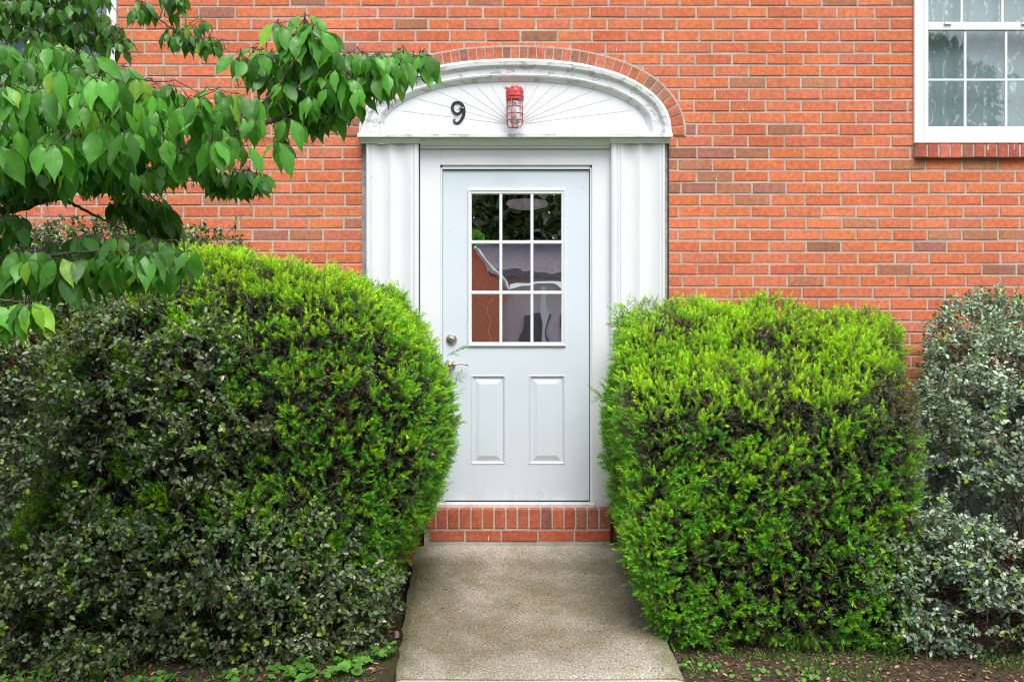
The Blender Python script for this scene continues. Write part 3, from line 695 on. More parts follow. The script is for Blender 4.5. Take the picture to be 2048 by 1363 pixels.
mb = MB(); mb.lathe(lc.x, LYc, [(13.5*u, LZ(200)), (14*u, LZ(206)), (14.2*u, LZ(240)), (13*u, LZ(247)), (9*u, LZ(251.5)), (3*u, LZ(252.8))], 28); mb.build('glass_jar', JAR, lamp, smooth=True)
mb = MB(); mb.lathe(lc.x, LYc, [(5*u, LZ(201)), (5.5*u, LZ(210)), (9.5*u, LZ(219)), (10*u, LZ(228)), (8.5*u, LZ(236)), (5*u, LZ(241)), (1.5*u, LZ(242.3))], 20); mb.build('bulb', BULB, lamp, smooth=True)
# ------------------------------------------------------------------ shrubs
def nrmz(a): return a/np.maximum(1e-9, np.linalg.norm(a, axis=-1, keepdims=True))
def rbox(p, c, h, r):
    q = np.abs(p-np.array(c))-np.array(h)+r; return np.linalg.norm(np.maximum(q, 0), axis=-1)+np.minimum(q.max(-1), 0)-r
def ell(p, c, h):
    q = (p-np.array(c))/np.array(h); L = np.linalg.norm(q, axis=-1); return (L-1)*min(h)
def smin(a, b, k_=.15):
    h = np.clip(.5+.5*(b-a)/k_, 0, 1); return b*(1-h)+a*h-k_*h*(1-h)
def grad(f, p, e=.01):
    g_ = np.stack([f(p+np.array(v))-f(p-np.array(v)) for v in ((e,0,0),(0,e,0),(0,0,e))], -1); return nrmz(g_)
def shell(f, bb, n, d0, d1, r):
    out = []; tot = 0; b0, b1 = np.array(bb[0]), np.array(bb[1])
    while tot < n:
        p = b0+(b1-b0)*r.random((200000, 3)); s_ = f(p); p = p[(s_ < -d0) & (s_ > -d1)]; out.append(p); tot += len(p)
        if tot == 0 and len(out) > 20: break
    return np.concatenate(out)[:n]
def needles(B, Dr, L, col, r, K=16, nl=.018, wd=.0015, flat=None):
    """shoots at B along Dr (length L); returns V, F, C"""
    S = len(B); a = nrmz(r.normal(size=(S, 3))); U = nrmz(a-Dr*(a*Dr).sum(-1, keepdims=True)); Wv = np.cross(Dr, U)
    t = (np.arange(K)[None]+r.random((S, K))*.6)/K; t = np.minimum(t, 1)
    ph = np.arange(K)[None]*2.4+r.random((S, 1))*6.28+r.normal(size=(S, K))*.3
    rad = U[:, None]*np.cos(ph)[..., None]+Wv[:, None]*np.sin(ph)[..., None]
    base = B[:, None]+Dr[:, None]*(t*L[:, None])[..., None]
    nd = nrmz(Dr[:, None]*(.65+1.1*t)[..., None]+rad*.85+np.array([0, 0, -.06]))
    nlen = nl*(1-.35*t)*r.uniform(.75, 1.2, (S, K)); side = nrmz(np.cross(nd, rad+Dr[:, None]*.3+r.normal(size=(S, K, 3))*.35))
    tip = base+nd*nlen[..., None]; mid = base+nd*(nlen*.45)[..., None]
    V = np.stack([base, mid+side*wd, tip, mid-side*wd], 2).reshape(-1, 3)
    F = np.arange(S*K*4).reshape(-1, 4)
    C = col[:, None, None, :]*np.array([.72, 1, 1.25, 1])[None, None, :, None]*(.55+.75*t)[..., None, None]
    C = np.broadcast_to(C, (S, K, 4, 3)).reshape(-1, 3)
    return V, F, C
def leaves(B, Dr, Nrm, L, Wd, col, fold=.25):
    """one folded leaf per row: 6 verts, two quads"""
    Sd = nrmz(np.cross(Dr, Nrm)); Nn = nrmz(np.cross(Sd, Dr)); L = L[:, None]; Wd = Wd[:, None]
    l1 = B+Dr*L*.30+Sd*Wd*.92+Nn*Wd*fold; l2 = B+Dr*L*.68+Sd*Wd*.80+Nn*Wd*fold*.8
    r1 = B+Dr*L*.30-Sd*Wd*.92+Nn*Wd*fold; r2 = B+Dr*L*.68-Sd*Wd*.80+Nn*Wd*fold*.8; T = B+Dr*L-Nn*L*.08
    V = np.stack([B, l1, l2, T, r2, r1], 1).reshape(-1, 3); n = len(B); i = np.arange(n)[:, None]*6
    F = np.stack([i+np.array([0, 3, 2, 1]), i+np.array([0, 5, 4, 3])], 1).reshape(-1, 4)
    C = np.repeat(col, 6, 0); return V, F, C
def cat(parts):
    Vs, Fs, Cs = [], [], []; o_ = 0
    for V, F, C in parts: Vs.append(V); Fs.append(F+o_); Cs.append(C); o_ += len(V)
    return np.concatenate(Vs), np.concatenate(Fs), np.concatenate(Cs)
def limbs(root, f, bb, n, r, r0=.012, name='branches', starts=None, seg=5, twigs=True):
    """woody stems from the ground to points inside the crown"""
    mb = MB(); tips = shell(f, bb, n, .02, .4, r); base = starts
    for t in tips:
        b = np.array(base[r.integers(len(base))])+np.array([r.normal()*.06, r.normal()*.05, -.04]); m_ = (b+t)/2+np.array([r.normal()*.08, r.normal()*.06, r.random()*.1-.02]); t = t+r.normal(size=3)*.02
        pts = []
        for q in np.linspace(0, 1, 8):
            p = (1-q)**2*b+2*q*(1-q)*m_+q*q*t+r.normal(size=3)*.008; pts.append(tuple(p))
        rr = r0*r.uniform(.35, 1); mb.tube(pts, [rr*(1-.85*q) for q in np.linspace(0, 1, 8)], seg)
    return mb.build(name, TWIG, root)
def yew(name, label, f, bb, seed, n_new, n_old, n_in, starts, bright, loc, toneless=None, extra=None):
    r = np.random.default_rng(seed); root = empty(name, loc); tag(root, label, 'shrub')
    parts = []
    # fresh shoots on the surface
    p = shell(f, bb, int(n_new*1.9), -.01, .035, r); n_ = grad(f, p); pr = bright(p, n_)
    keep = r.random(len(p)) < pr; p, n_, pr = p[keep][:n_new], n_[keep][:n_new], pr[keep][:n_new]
    d = nrmz(n_*.62+np.array([0, -.05, .42])+r.normal(size=p.shape)*.36); L = r.uniform(.038, .082, len(p))
    # side shoots share a base: two or three per point
    B = []; DD = []; LL = []; CC = []
    up_ = np.clip(n_[:, 2], 0, 1); v = r.uniform(.75, 1.2, len(p)); yel = np.clip(.10+.78*up_+r.normal(size=len(p))*.28, 0, 1)[:, None]  # upward-facing shoots brighter and yellower: light from above put into the colour
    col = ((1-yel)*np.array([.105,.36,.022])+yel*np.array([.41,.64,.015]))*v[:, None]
    for j in range(2):
        B.append(p-d*.02+r.normal(size=p.shape)*.006); DD.append(nrmz(d+r.normal(size=p.shape)*.6*(j > 0))); LL.append(L*(1 if j == 0 else .72)); CC.append(col*r.uniform(.85, 1.1, (len(p), 1)))
    parts.append(needles(np.concatenate(B), np.concatenate(DD), np.concatenate(LL), np.concatenate(CC)*1.12, r, 20, .0245, .0019))
    # last year's dark growth behind
    p = shell(f, bb, int(n_old*1.7), .0, .060, r); n_ = grad(f, p); d = nrmz(n_*.7+np.array([0, 0, .15])+r.normal(size=p.shape)*.6); q = r.random((len(p), 1))
    col = (q*np.array([.070,.115,.036])+(1-q)*np.array([.135,.120,.068]))*r.uniform(.6, 1.8, (len(p), 1))
    g_ = r.random(len(p)) < .10; col[g_] = np.array([.05,.15,.02])
    rust = (r.random(len(p)) < .012) ; col[rust] = np.array([.34,.12,.045])
    parts.append(needles(p-d*.03, d, r.uniform(.045, .08, len(p)), col, r, 15, .020, .0018))
    p = shell(f, bb, n_in, .06, .22, r); d = nrmz(r.normal(size=p.shape)); col = np.array([.040,.044,.024])*r.uniform(.5, 1.6, (len(p), 1))  # inner needles coloured very dark, the shade inside the crown painted in
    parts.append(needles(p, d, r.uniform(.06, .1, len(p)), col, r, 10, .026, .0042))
    p = shell(f, bb, 42000, .09, .34, r); S_ = len(p); parts.append(leaves(p, nrmz(r.normal(size=p.shape)), nrmz(r.normal(size=p.shape)), r.uniform(.03, .055, S_), r.uniform(.006, .011, S_), np.array([.030,.033,.018])*r.uniform(.5, 1.5, (S_, 1))))  # near-black filler blades that stand in for the shaded interior
    if extra is not None: parts += extra(r)
    V, F, C = cat(parts); np_mesh('foliage', V, F, C, YEWM, root)
    limbs(root, f, bb, 110, r, .013, 'branches', starts)
    return root
def arm(pts, r, n, col=(.12,.36,.02)):
    """a stray leafy shoot standing out of the clipped surface"""
    A = np.array([tuple(P(*q)) for q in pts]); t = np.linspace(0, 1, n); k_ = np.interp(t, np.linspace(0, 1, len(A)), np.arange(len(A))); i = np.minimum(k_.astype(int), len(A)-2); B = A[i]+(A[i+1]-A[i])*(k_-i)[:, None]
    d = nrmz(A[i+1]-A[i]); dd = nrmz(d+r.normal(size=B.shape)*.55)
    c_ = np.array(col)*r.uniform(.7, 1.2, (n, 1)); return needles(B, dd, r.uniform(.03, .05, n), c_, r, 14, .018, .0016)
# right yew: clipped block, top falling towards the lens
def fR(p):
    x, y, z = p[..., 0], p[..., 1], p[..., 2]; q = p.copy()
    t = np.clip((-y-.2)/1.25, 0, 1)
    q[..., 2] = z+np.where(t > 0, .60*t**1.25, 0)*np.clip((z+.1)/1.2, 0, 1)
    q[..., 0] = x+ .42*t*np.clip((x-1.2), 0, 1)+ .06*t - .42*np.clip(.28-z, 0, .6)*np.clip((1.5-x), 0, 1)
    a = rbox(q, (1.45, -.83, .64), (.85, .67, .86), .17)
    a = a + .05*np.clip(.25-z, 0, .5)*1.2                                            # tucked in towards the ground
    return a-(vnoise(p, 3.3)-.5)*.11-(vnoise(p, 8.5, 7)-.5)*.06-(vnoise(p, 20, 2)-.5)*.03
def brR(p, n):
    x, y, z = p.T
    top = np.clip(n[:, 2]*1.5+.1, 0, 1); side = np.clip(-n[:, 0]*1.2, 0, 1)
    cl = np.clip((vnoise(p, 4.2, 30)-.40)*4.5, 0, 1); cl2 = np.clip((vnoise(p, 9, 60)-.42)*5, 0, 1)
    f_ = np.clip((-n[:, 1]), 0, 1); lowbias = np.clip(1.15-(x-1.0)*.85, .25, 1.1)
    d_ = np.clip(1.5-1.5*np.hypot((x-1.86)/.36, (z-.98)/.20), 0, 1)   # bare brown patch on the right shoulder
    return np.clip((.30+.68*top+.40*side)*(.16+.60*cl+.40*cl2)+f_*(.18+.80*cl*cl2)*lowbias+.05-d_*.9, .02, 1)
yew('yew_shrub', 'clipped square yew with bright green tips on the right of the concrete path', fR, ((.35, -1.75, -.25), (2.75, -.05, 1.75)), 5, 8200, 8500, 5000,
    [(1.3, -.75, -.2), (1.6, -.85, -.2), (1.9, -.7, -.2)], brR, (1.55, -.8, -.17),
    extra=lambda r: [arm([(1240, 812, -.75), (1213, 800, -.75), (1186, 778, -.75)], r, 16), arm([(1235, 795, -.7), (1210, 795, -.7), (1195, 800, -.7)], r, 8), arm([(1262, 1090, -.8), (1238, 1092, -.8), (1216, 1088, -.8)], r, 10, (.16,.36,.05)), arm([(1345, 1250, -1.35), (1320, 1248, -1.35), (1302, 1236, -1.35)], r, 12)])
# left yew: a dome
def fL(p):
    x, y, z = p[..., 0], p[..., 1], p[..., 2]
    a = rbox(np.stack([x-.025+.46*np.clip(.66-z, 0, .95), y, z+.16*np.clip(x+1.2, 0, 1)], -1), (-1.37, -.86, .66), (1.01, .70, .98), .60); b = rbox(p, (-1.9, -.62, .78), (.62, .40, .90), .28); c_ = ell(p, (-1.38, -1.02, .40), (.52, .50, .66))
    a = smin(smin(a, b, .25), c_, .2)
    return a-(vnoise(p, 3.1, 11)-.5)*.09-(vnoise(p, 8.5, 17)-.5)*.06-(vnoise(p, 20, 12)-.5)*.03
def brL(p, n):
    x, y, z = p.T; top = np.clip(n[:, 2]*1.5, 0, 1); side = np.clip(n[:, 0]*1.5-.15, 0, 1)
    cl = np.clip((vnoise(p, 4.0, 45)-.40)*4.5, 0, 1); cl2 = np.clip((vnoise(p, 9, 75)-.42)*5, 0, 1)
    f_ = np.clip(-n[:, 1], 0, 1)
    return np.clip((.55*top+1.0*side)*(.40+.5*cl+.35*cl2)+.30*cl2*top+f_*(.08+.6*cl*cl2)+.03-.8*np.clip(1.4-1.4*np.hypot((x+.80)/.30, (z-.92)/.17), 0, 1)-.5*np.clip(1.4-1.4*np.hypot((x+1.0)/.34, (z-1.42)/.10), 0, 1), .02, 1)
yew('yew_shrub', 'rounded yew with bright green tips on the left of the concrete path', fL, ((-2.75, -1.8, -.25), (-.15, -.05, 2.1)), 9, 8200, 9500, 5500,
    [(-1.2, -.8, -.2), (-1.5, -.9, -.2), (-1.0, -.85, -.2)], brL, (-1.25, -.85, -.17),
    extra=lambda r: [arm([(892, 712, -.7), (912, 702, -.7), (928, 692, -.7)], r, 10), arm([(890, 790, -.75), (908, 772, -.75), (920, 750, -.75)], r, 12), arm([(880, 865, -.8), (895, 860, -.8), (903, 855, -.8)], r, 8), arm([(850, 1000, -.8), (872, 994, -.8), (887, 985, -.8)], r, 10)])
def broad(name, label, f, bb, seed, n_sh, n_in, starts, cols, loc, hole=None, lsz=.014, tips=.10, nlimb=170, dead=.012, inb=None):
    r = np.random.default_rng(seed); root = empty(name, loc); tag(root, label, 'shrub'); parts = []
    tw = MB()
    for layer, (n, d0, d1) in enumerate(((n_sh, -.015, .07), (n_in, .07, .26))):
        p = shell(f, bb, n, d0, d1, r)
        if hole is not None: p = p[r.random(len(p)) > hole(p)]
        n_ = grad(f, p); dens = vnoise(p, 6, 21); p = p[(dens > (.30 if layer == 0 else .36))]; n_ = grad(f, p); S = len(p)
        d = nrmz(n_*.6+np.array([0, 0, .30])+r.normal(size=p.shape)*.55); K = 8; Ls = r.uniform(.05, .10, S)
        t = (np.arange(K)[None]+.4+r.random((S, K))*.4)/K; B = p[:, None]-d[:, None]*.03+d[:, None]*(t*Ls[:, None])[..., None]
        ou = nrmz(r.normal(size=(S, K, 3))); D2 = nrmz(d[:, None]*.55+ou*.9+np.array([0, 0, -.05])); Nn = nrmz(np.broadcast_to(n_[:, None]*.5+np.array([0, -.25, .75]), D2.shape)+r.normal(size=D2.shape)*.45)
        v = r.random((S, 1)); c_ = cols[0]*(1-v)+cols[1]*v; c_ = c_*r.uniform(.6, 1.45, (S, 1)); c_ = np.repeat(c_[:, None], K, 1)*r.uniform(.75, 1.25, (S, K, 1))
        if layer: c_ = c_*.55  # inner leaves darkened: shade inside the shrub multiplied into their colour
        else:
            yg = r.random(S) < tips; c_[yg, 3:] = np.array([.20,.34,.035])*r.uniform(.6, 1.2, (yg.sum(), 1, 1)); dd_ = r.random((S, K)) < dead; c_[dd_] = np.array([.36,.22,.13])
        keep = (r.random((S, K)) < .93)
        sz = lsz*r.uniform(.65, 1.35, (S, K))
        parts.append(leaves(B[keep], D2[keep], Nn[keep], (sz*1.75)[keep], (sz*.58)[keep], c_[keep]))
        if layer == 0:
            for i in range(0, S, 3): tw.tube([tuple(p[i]-d[i]*.10), tuple(p[i]-d[i]*.03), tuple(p[i]+d[i]*Ls[i]*.8)], [.0022, .0016, .0009], 3, cap=False)
    V, F, C = cat(parts); np_mesh('foliage', V, F, C, PRIVM, root)
    tw.build('twigs', TWIG, root)
    limbs(root, f, bb, nlimb, r, .010, 'branches', starts)
    return root
def fBL(p):
    x, y, z = p[..., 0], p[..., 1], p[..., 2]; q = p.copy(); t = np.clip((-y-.25)/1.3, 0, 1)
    q[..., 2] = z+.62*t**1.3*np.clip((z+.1)/1.4, 0, 1)
    a = rbox(q, (-2.85, -.95, .84), (1.30, .82, 1.11), .30); b = ell(p, (-1.36, -1.32, .12), (.72, .44, .52)); c_ = ell(p, (-1.68, -1.20, .74), (.66, .46, .72))
    a = smin(smin(a, c_, .2), b, .15)
    return a-(vnoise(p, 3.2, 71)-.5)*.2-(vnoise(p, 9, 77)-.5)*.10
def holeL(p):
    h = np.zeros(len(p))
    for (a, b, rx, rz) in ((220, 960, 48, 62), (300, 1010, 60, 50), (65, 1060, 55, 25), (485, 740, 40, 40), (270, 840, 30, 20), (150, 1240, 160, 22), (320, 1140, 90, 20)):
        s = PXM*D/(D+p[:, 1]); px = 1024+p[:, 0]*s; py = 681.5-(p[:, 2]-EYE)*s; h = np.maximum(h, np.clip(1.5-1.2*np.hypot((px-a)/rx, (py-b)/rz), 0, .96))
    return h
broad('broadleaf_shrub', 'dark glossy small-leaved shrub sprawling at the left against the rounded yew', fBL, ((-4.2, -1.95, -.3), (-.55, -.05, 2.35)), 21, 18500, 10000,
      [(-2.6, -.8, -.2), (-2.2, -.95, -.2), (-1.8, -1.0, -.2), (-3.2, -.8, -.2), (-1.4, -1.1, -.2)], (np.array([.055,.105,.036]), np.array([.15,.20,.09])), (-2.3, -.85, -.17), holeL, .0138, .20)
def fBR(p):
    x, y, z = p[..., 0], p[..., 1], p[..., 2]; q = p.copy(); t = np.clip((-y-.25)/1.3, 0, 1)
    q[..., 2] = z+.50*t**1.3*np.clip((z+.1)/1.4, 0, 1); q[..., 0] = x+.42*t
    a = rbox(q, (3.46, -.84, .62), (1.02, .70, .88), .30); b = ell(p, (2.25, -1.30, .10), (.55, .28, .42)); a = smin(a, b, .18)
    return a-(vnoise(p, 3.2, 91)-.5)*.2-(vnoise(p, 9, 97)-.5)*.10
def holeR(p):
    h = np.zeros(len(p)); s = PXM*D/(D+p[:, 1]); px = 1024+p[:, 0]*s; py = 681.5-(p[:, 2]-EYE)*s
    for (a, b, rx, rz) in ((1885, 940, 50, 75), (1935, 1015, 50, 35), (1960, 790, 40, 22), (1990, 1240, 90, 28), (1900, 1180, 50, 30)): h = np.maximum(h, np.clip(1.5-1.2*np.hypot((px-a)/rx, (py-b)/rz), 0, .95))
    return h
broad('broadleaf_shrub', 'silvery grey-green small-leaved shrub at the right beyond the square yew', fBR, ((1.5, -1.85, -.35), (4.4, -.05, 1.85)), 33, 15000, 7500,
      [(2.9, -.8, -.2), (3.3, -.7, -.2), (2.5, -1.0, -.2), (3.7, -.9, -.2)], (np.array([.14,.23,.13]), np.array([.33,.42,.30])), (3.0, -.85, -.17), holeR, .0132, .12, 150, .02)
# ------------------------------------------------------------------ dogwood tree reaching in from the left
tree = empty('dogwood_tree', (-2.75, -3.0, -.28)); tag(tree, 'broadleaf tree with drooping pointed green leaves reaching in from the left', 'tree')
r = np.random.default_rng(77)
BR = [ # (px, py, Y) polylines; the trunk stands out of frame on the left
 ([(-420, 700, -2.9), (-250, 540, -2.9), (-60, 440, -2.85), (40, 415, -2.8), (130, 385, -2.8), (260, 330, -2.8), (420, 275, -2.75), (560, 238, -2.7), (700, 200, -2.7), (800, 170, -2.7), (845, 150, -2.7)], .020),
 ([(-420, 640, -2.9), (-200, 330, -2.7), (0, 180, -2.6), (140, 170, -2.6), (260, 165, -2.6), (350, 160, -2.6)], .014),
 ([(-300, 400, -2.4), (-100, 60, -1.9), (100, 10, -1.8), (200, 40, -1.8), (260, 110, -1.8)], .012),
 ([(-200, 100, -2.2), (0, -120, -2.0), (150, -110, -2.0), (270, 0, -2.1), (330, 50, -2.1), (400, 90, -2.1), (455, 100, -2.1)], .008),
 ([(20, 420, -2.8), (120, 395, -2.9), (180, 425, -2.9), (240, 455, -2.9), (290, 490, -2.9), (350, 500, -2.95)], .007),
 ([(-250, 540, -2.9), (-60, 560, -3.1), (40, 520, -3.1), (150, 505, -3.1), (260, 500, -3.1), (370, 510, -3.1)], .009),
 ([(-100, 560, -3.15), (0, 600, -3.25), (50, 605, -3.25), (70, 600, -3.25)], .006),
 ([(420, 275, -2.75), (500, 230, -2.8), (560, 170, -2.8), (600, 100, -2.8), (612, 45, -2.8)], .006),
 ([(300, 315, -2.8), (380, 345, -2.75), (440, 355, -2.7), (520, 350, -2.7)], .005),
 ([(140, 170, -2.6), (200, 220, -3.0), (300, 240, -3.0), (400, 225, -3.0)], .006),
 ([(560, 238, -2.7), (640, 175, -2.65), (720, 130, -2.65), (810, 110, -2.65), (862, 112, -2.65)], .005),
 ([(200, 330, -2.8), (280, 370, -2.6), (330, 420, -2.6), (360, 470, -2.6)], .005)]
wb = MB(); nodes = []
trunk = [(-2.75, -3.0, -.4), (-2.72, -3.0, .2), (-2.64, -2.97, .8), (-2.52, -2.92, 1.3), (-2.6, -2.8, 2.0), (-2.7, -2.6, 2.9), (-2.6, -2.5, 3.8)]
tb = MB(); tb.tube(trunk, [.085, .075, .066, .060, .05, .035, .02], 14)
tb.build('trunk', BARK, tree, smooth=True)
for pts, r0 in BR:
    A = np.array([tuple(P(*q)) for q in pts]); n = len(A)*9; kk = np.linspace(0, len(A)-1, n); i = np.minimum(kk.astype(int), len(A)-2); Q = A[i]+(A[i+1]-A[i])*(kk-i)[:, None]
    for _ in range(4): Q[1:-1] = (Q[:-2]+Q[1:-1]*2+Q[2:])/4
    Q[1:-1] += r.normal(size=Q[1:-1].shape)*.0022
    wb.tube([tuple(q) for q in Q], [max(.0016, r0*(1-.9*t)) for t in np.linspace(0, 1, n)], 7)
    nodes.append(Q)
nodes = np.concatenate(nodes)
# first joints from trunk to the branch roots
for a, b in (((-2.52, -2.92, 1.3), P(-420, 700, -2.9)), ((-2.52, -2.92, 1.3), P(-420, 640, -2.9)), ((-2.6, -2.8, 2.0), P(-300, 400, -2.4)), ((-2.7, -2.6, 2.9), P(-200, 100, -2.2))):
    b = Vector(b); a = Vector(a); wb.tube([a, a.lerp(b, .5)+Vector((0, 0, .03)), b], [.034, .028, .021], 8)
def inpoly(x, y, poly):
    ins = False; j = len(poly)-1
    for i in range(len(poly)):
        xi, yi = poly[i]; xj, yj = poly[j]
        if (yi > y) != (yj > y) and x < (xj-xi)*(y-yi)/(yj-yi)+xi: ins = not ins
        j = i
    return ins
# crown masses: outline of where leaf stalks join the twigs, depth range, leaf length, number of leaf groups
MASS = [
 ([(-200, -60), (200, -60), (215, 15), (240, 60), (255, 95), (205, 95), (150, 80), (60, 60), (-200, 60)], (-2.0, -1.6), .085, 150, .62),
 ([(272, -10), (300, 10), (300, 25), (275, 20)], (-2.15, -2.05), .075, 3, .7),
 ([(330, -30), (372, -10), (372, 30), (345, 25)], (-2.15, -2.05), .075, 6, .7),
 ([(350, 40), (400, 40), (440, 55), (465, 85), (440, 100), (370, 85), (330, 70)], (-2.15, -2.05), .078, 12, .7),
 ([(-120, 85), (60, 70), (150, 90), (230, 125), (310, 165), (420, 175), (470, 180), (560, 190), (590, 230), (555, 285), (480, 300), (330, 325), (200, 345), (60, 360), (-120, 370)], (-3.1, -2.5), .108, 190, 1.0),
 ([(-120, 340), (60, 335), (200, 325), (330, 305), (430, 300), (400, 335), (260, 352), (100, 368), (-120, 380)], (-3.0, -2.6), .10, 44, .8),
 ([(-120, 130), (100, 140), (250, 150), (330, 190), (330, 260), (100, 300), (-120, 300)], (-3.4, -3.1), .112, 34, 1.15),
 ([(470, 110), (500, 95), (540, 100), (600, 120), (600, 190), (520, 190), (490, 150)], (-2.8, -2.65), .092, 14, .95),
 ([(548, 42), (575, 32), (622, 30), (640, 60), (630, 95), (590, 95), (570, 70)], (-2.85, -2.75), .108, 8, 1.0),
 ([(590, 110), (640, 95), (700, 100), (760, 95), (850, 98), (870, 118), (850, 132), (790, 160), (700, 195), (610, 215)], (-2.85, -2.55), .098, 42, 1.1),
 ([(560, 200), (620, 200), (700, 190), (740, 200), (690, 225), (600, 240)], (-2.75, -2.6), .09, 10, .75),
 ([(410, 335), (450, 335), (520, 345), (540, 355), (500, 365), (430, 360)], (-2.75, -2.65), .088, 12, .7),
 ([(-120, 400), (20, 415), (60, 440), (60, 470), (-120, 480)], (-3.1, -2.8), .10, 12, .72),
 ([(200, 395), (270, 380), (320, 395), (355, 440), (360, 465), (300, 455), (240, 410)], (-2.7, -2.5), .088, 16, .65),
 ([(-120, 480), (60, 500), (170, 465), (300, 465), (385, 505), (385, 530), (300, 545), (170, 560), (60, 565), (-120, 570)], (-3.25, -2.8), .105, 66, .82),
 ([(-60, 590), (0, 595), (60, 600), (72, 615), (40, 628), (-60, 620)], (-3.3, -3.2), .115, 7, 1.2)]
lv = []
def leaf_geo(B, tipdir, nrm, L, Wd, r):
    """ovate, pointed leaf with a folded midrib, wavy margin and drooping tip; rows x 5 verts"""
    tt = np.array([0, .07, .17, .30, .45, .60, .73, .84, .92, 1.0]); hw = np.array([.03, .25, .60, .92, 1.0, .84, .52, .24, .09, .01])
    s_ = np.cross(tipdir, nrm); s_ /= np.linalg.norm(s_); n_ = np.cross(s_, tipdir); curl = r.uniform(.05, .50); ph = r.random(4)*6; fold = r.uniform(.1, .55); tw = r.normal()*.6
    V = []; UV = []
    for t, h in zip(tt, hw):
        c0 = B+tipdir*L*t - n_*L*(curl*t*t*.8) + s_*L*.05*math.sin(ph[3]+t*3)*t
        ca, sa = math.cos(tw*t), math.sin(tw*t); s2 = s_*ca+n_*sa; n2 = n_*ca-s_*sa
        for u_ in (-1, -.55, 0, .55, 1):
            wv = .13*Wd*math.sin(t*17+ph[0 if u_ < 0 else 1])*abs(u_)**2
            V.append(c0+s2*(Wd*h*u_)+n2*(-fold*Wd*h*abs(u_)**1.4*-1*.5+wv)); UV.append((u_*h, t))
    return V, UV
TV, TF, TC, TU = [], [], [], []
pet = MB()
for poly, (ya, yb), LL_, cnt, tone_ in MASS:
    xs_ = [p[0] for p in poly]; zs_ = [p[1] for p in poly]; k_ = 0; tries = 0
    while k_ < cnt*1.75 and tries < 9000:
        tries += 1; x = rnd.uniform(min(xs_), max(xs_)); y = rnd.uniform(min(zs_), max(zs_))
        if not inpoly(x, y, poly): continue
        k_ += 1; Y = rnd.uniform(ya, yb); q = np.array(P(x, y, Y)); dist = np.linalg.norm(nodes-q, axis=1); j = int(dist.argmin()); nd = nodes[j]
        m_ = (q+nd)/2+np.array([0, 0, .02])
        nodes = np.vstack([nodes, q[None], m_[None]]); wb.tube([tuple(nd), tuple(m_), tuple(q)], [.0019, .0014, .0010], 5)
        dv = q-nd; dv[2] = 0; dv = dv/max(1e-6, np.linalg.norm(dv)); base_a = math.atan2(dv[1], dv[0]) if dist[j] > .02 else rnd.uniform(0, 6.28)
        for li in range(rnd.choice([3, 4, 5, 6])):
            a = base_a+(li-1.5)*1.25+rnd.gauss(0, .35); dr = rnd.uniform(.7, 3.8)
            td = np.array([math.cos(a), math.sin(a)*.8, -dr]); td /= np.linalg.norm(td)
            outw = np.array([math.cos(a)*.5, math.sin(a)*.5-.75, .45])+r.normal(size=3)*.45; outw -= td*outw.dot(td); outw /= np.linalg.norm(outw)
            st = q+np.array([math.cos(a), math.sin(a), -.15])*rnd.uniform(.008, .022)
            pet.tube([tuple(q), tuple((q+st)/2+np.array([0, 0, .003])), tuple(st)], [.0011, .0009, .0008], 4)
            L = .92*LL_*rnd.choice([.5, .65, .78, .88, .95, 1.02, 1.12])*rnd.uniform(.92, 1.08); Wd = L*rnd.uniform(.19, .26)
            v_, u_ = leaf_geo(st, td, outw, L, Wd, r); n0 = len(TV); TV += v_; TU += u_
            c_ = np.array([.075,.260,.028])*tone_*rnd.uniform(.5, 1.45)
            if rnd.random() < .05*tone_: c_ = np.array([.20,.40,.030])*tone_*rnd.uniform(.8, 1.15)
            TC += [c_]*len(v_)
            for i in range(9):
                for jj in range(4): a0 = n0+i*5+jj; TF.append((a0, a0+1, a0+6, a0+5))
np_mesh('leaves', np.array(TV), np.array(TF), np.array(TC), TREEM, tree, uv=np.array(TU), smooth=True)
wb.build('branches', BARK, tree, smooth=True)
pet.build('leaf_stalks', WEEDM if False else TWIG, tree)
# ------------------------------------------------------------------ weeds, litter, stones
def gpt(px, py):
    lo, hi = -4.5, 0.0                  # walk the view ray down to the soil
    for _ in range(40):
        Y = (lo+hi)/2; p = P(px, py, Y)
        if p.z < float(gz(0, np.array(Y))): lo = Y
        else: hi = Y
        
    return P(px, py, Y)
def gpoint(px, py):
    best = None
    for Y in np.linspace(-2.6, 0, 400):
        p = P(px, py, Y); e = abs(p.z-float(gz(0, np.array(Y))))
        if best is None or e < best[0]: best = (e, p)
    return best[1]
def blade(mb_list, b, a, L, Wd, lift, col, r, jag=0):
    """arching leaf from the ground: strip of quads"""
    n = 7; V = []; d = np.array([math.cos(a), math.sin(a), 0]); s_ = np.array([-math.sin(a), math.cos(a), 0])
    for i in range(n+1):
        t = i/n; c0 = b+d*L*t*math.cos(lift*(1-t*.6))+np.array([0, 0, L*(math.sin(lift)*t-.45*t*t*(1.2-lift/2))]); h = Wd*(math.sin(math.pi*min(1, t*.92+.06))**.8)*(.45+.75*t)
        if jag and i % 2: h *= .55
        if i == n: h = .001
        V += [c0-s_*h+np.array([0, 0, h*.35]), c0, c0+s_*h+np.array([0, 0, h*.35])]
    mb_list.append((V, col))
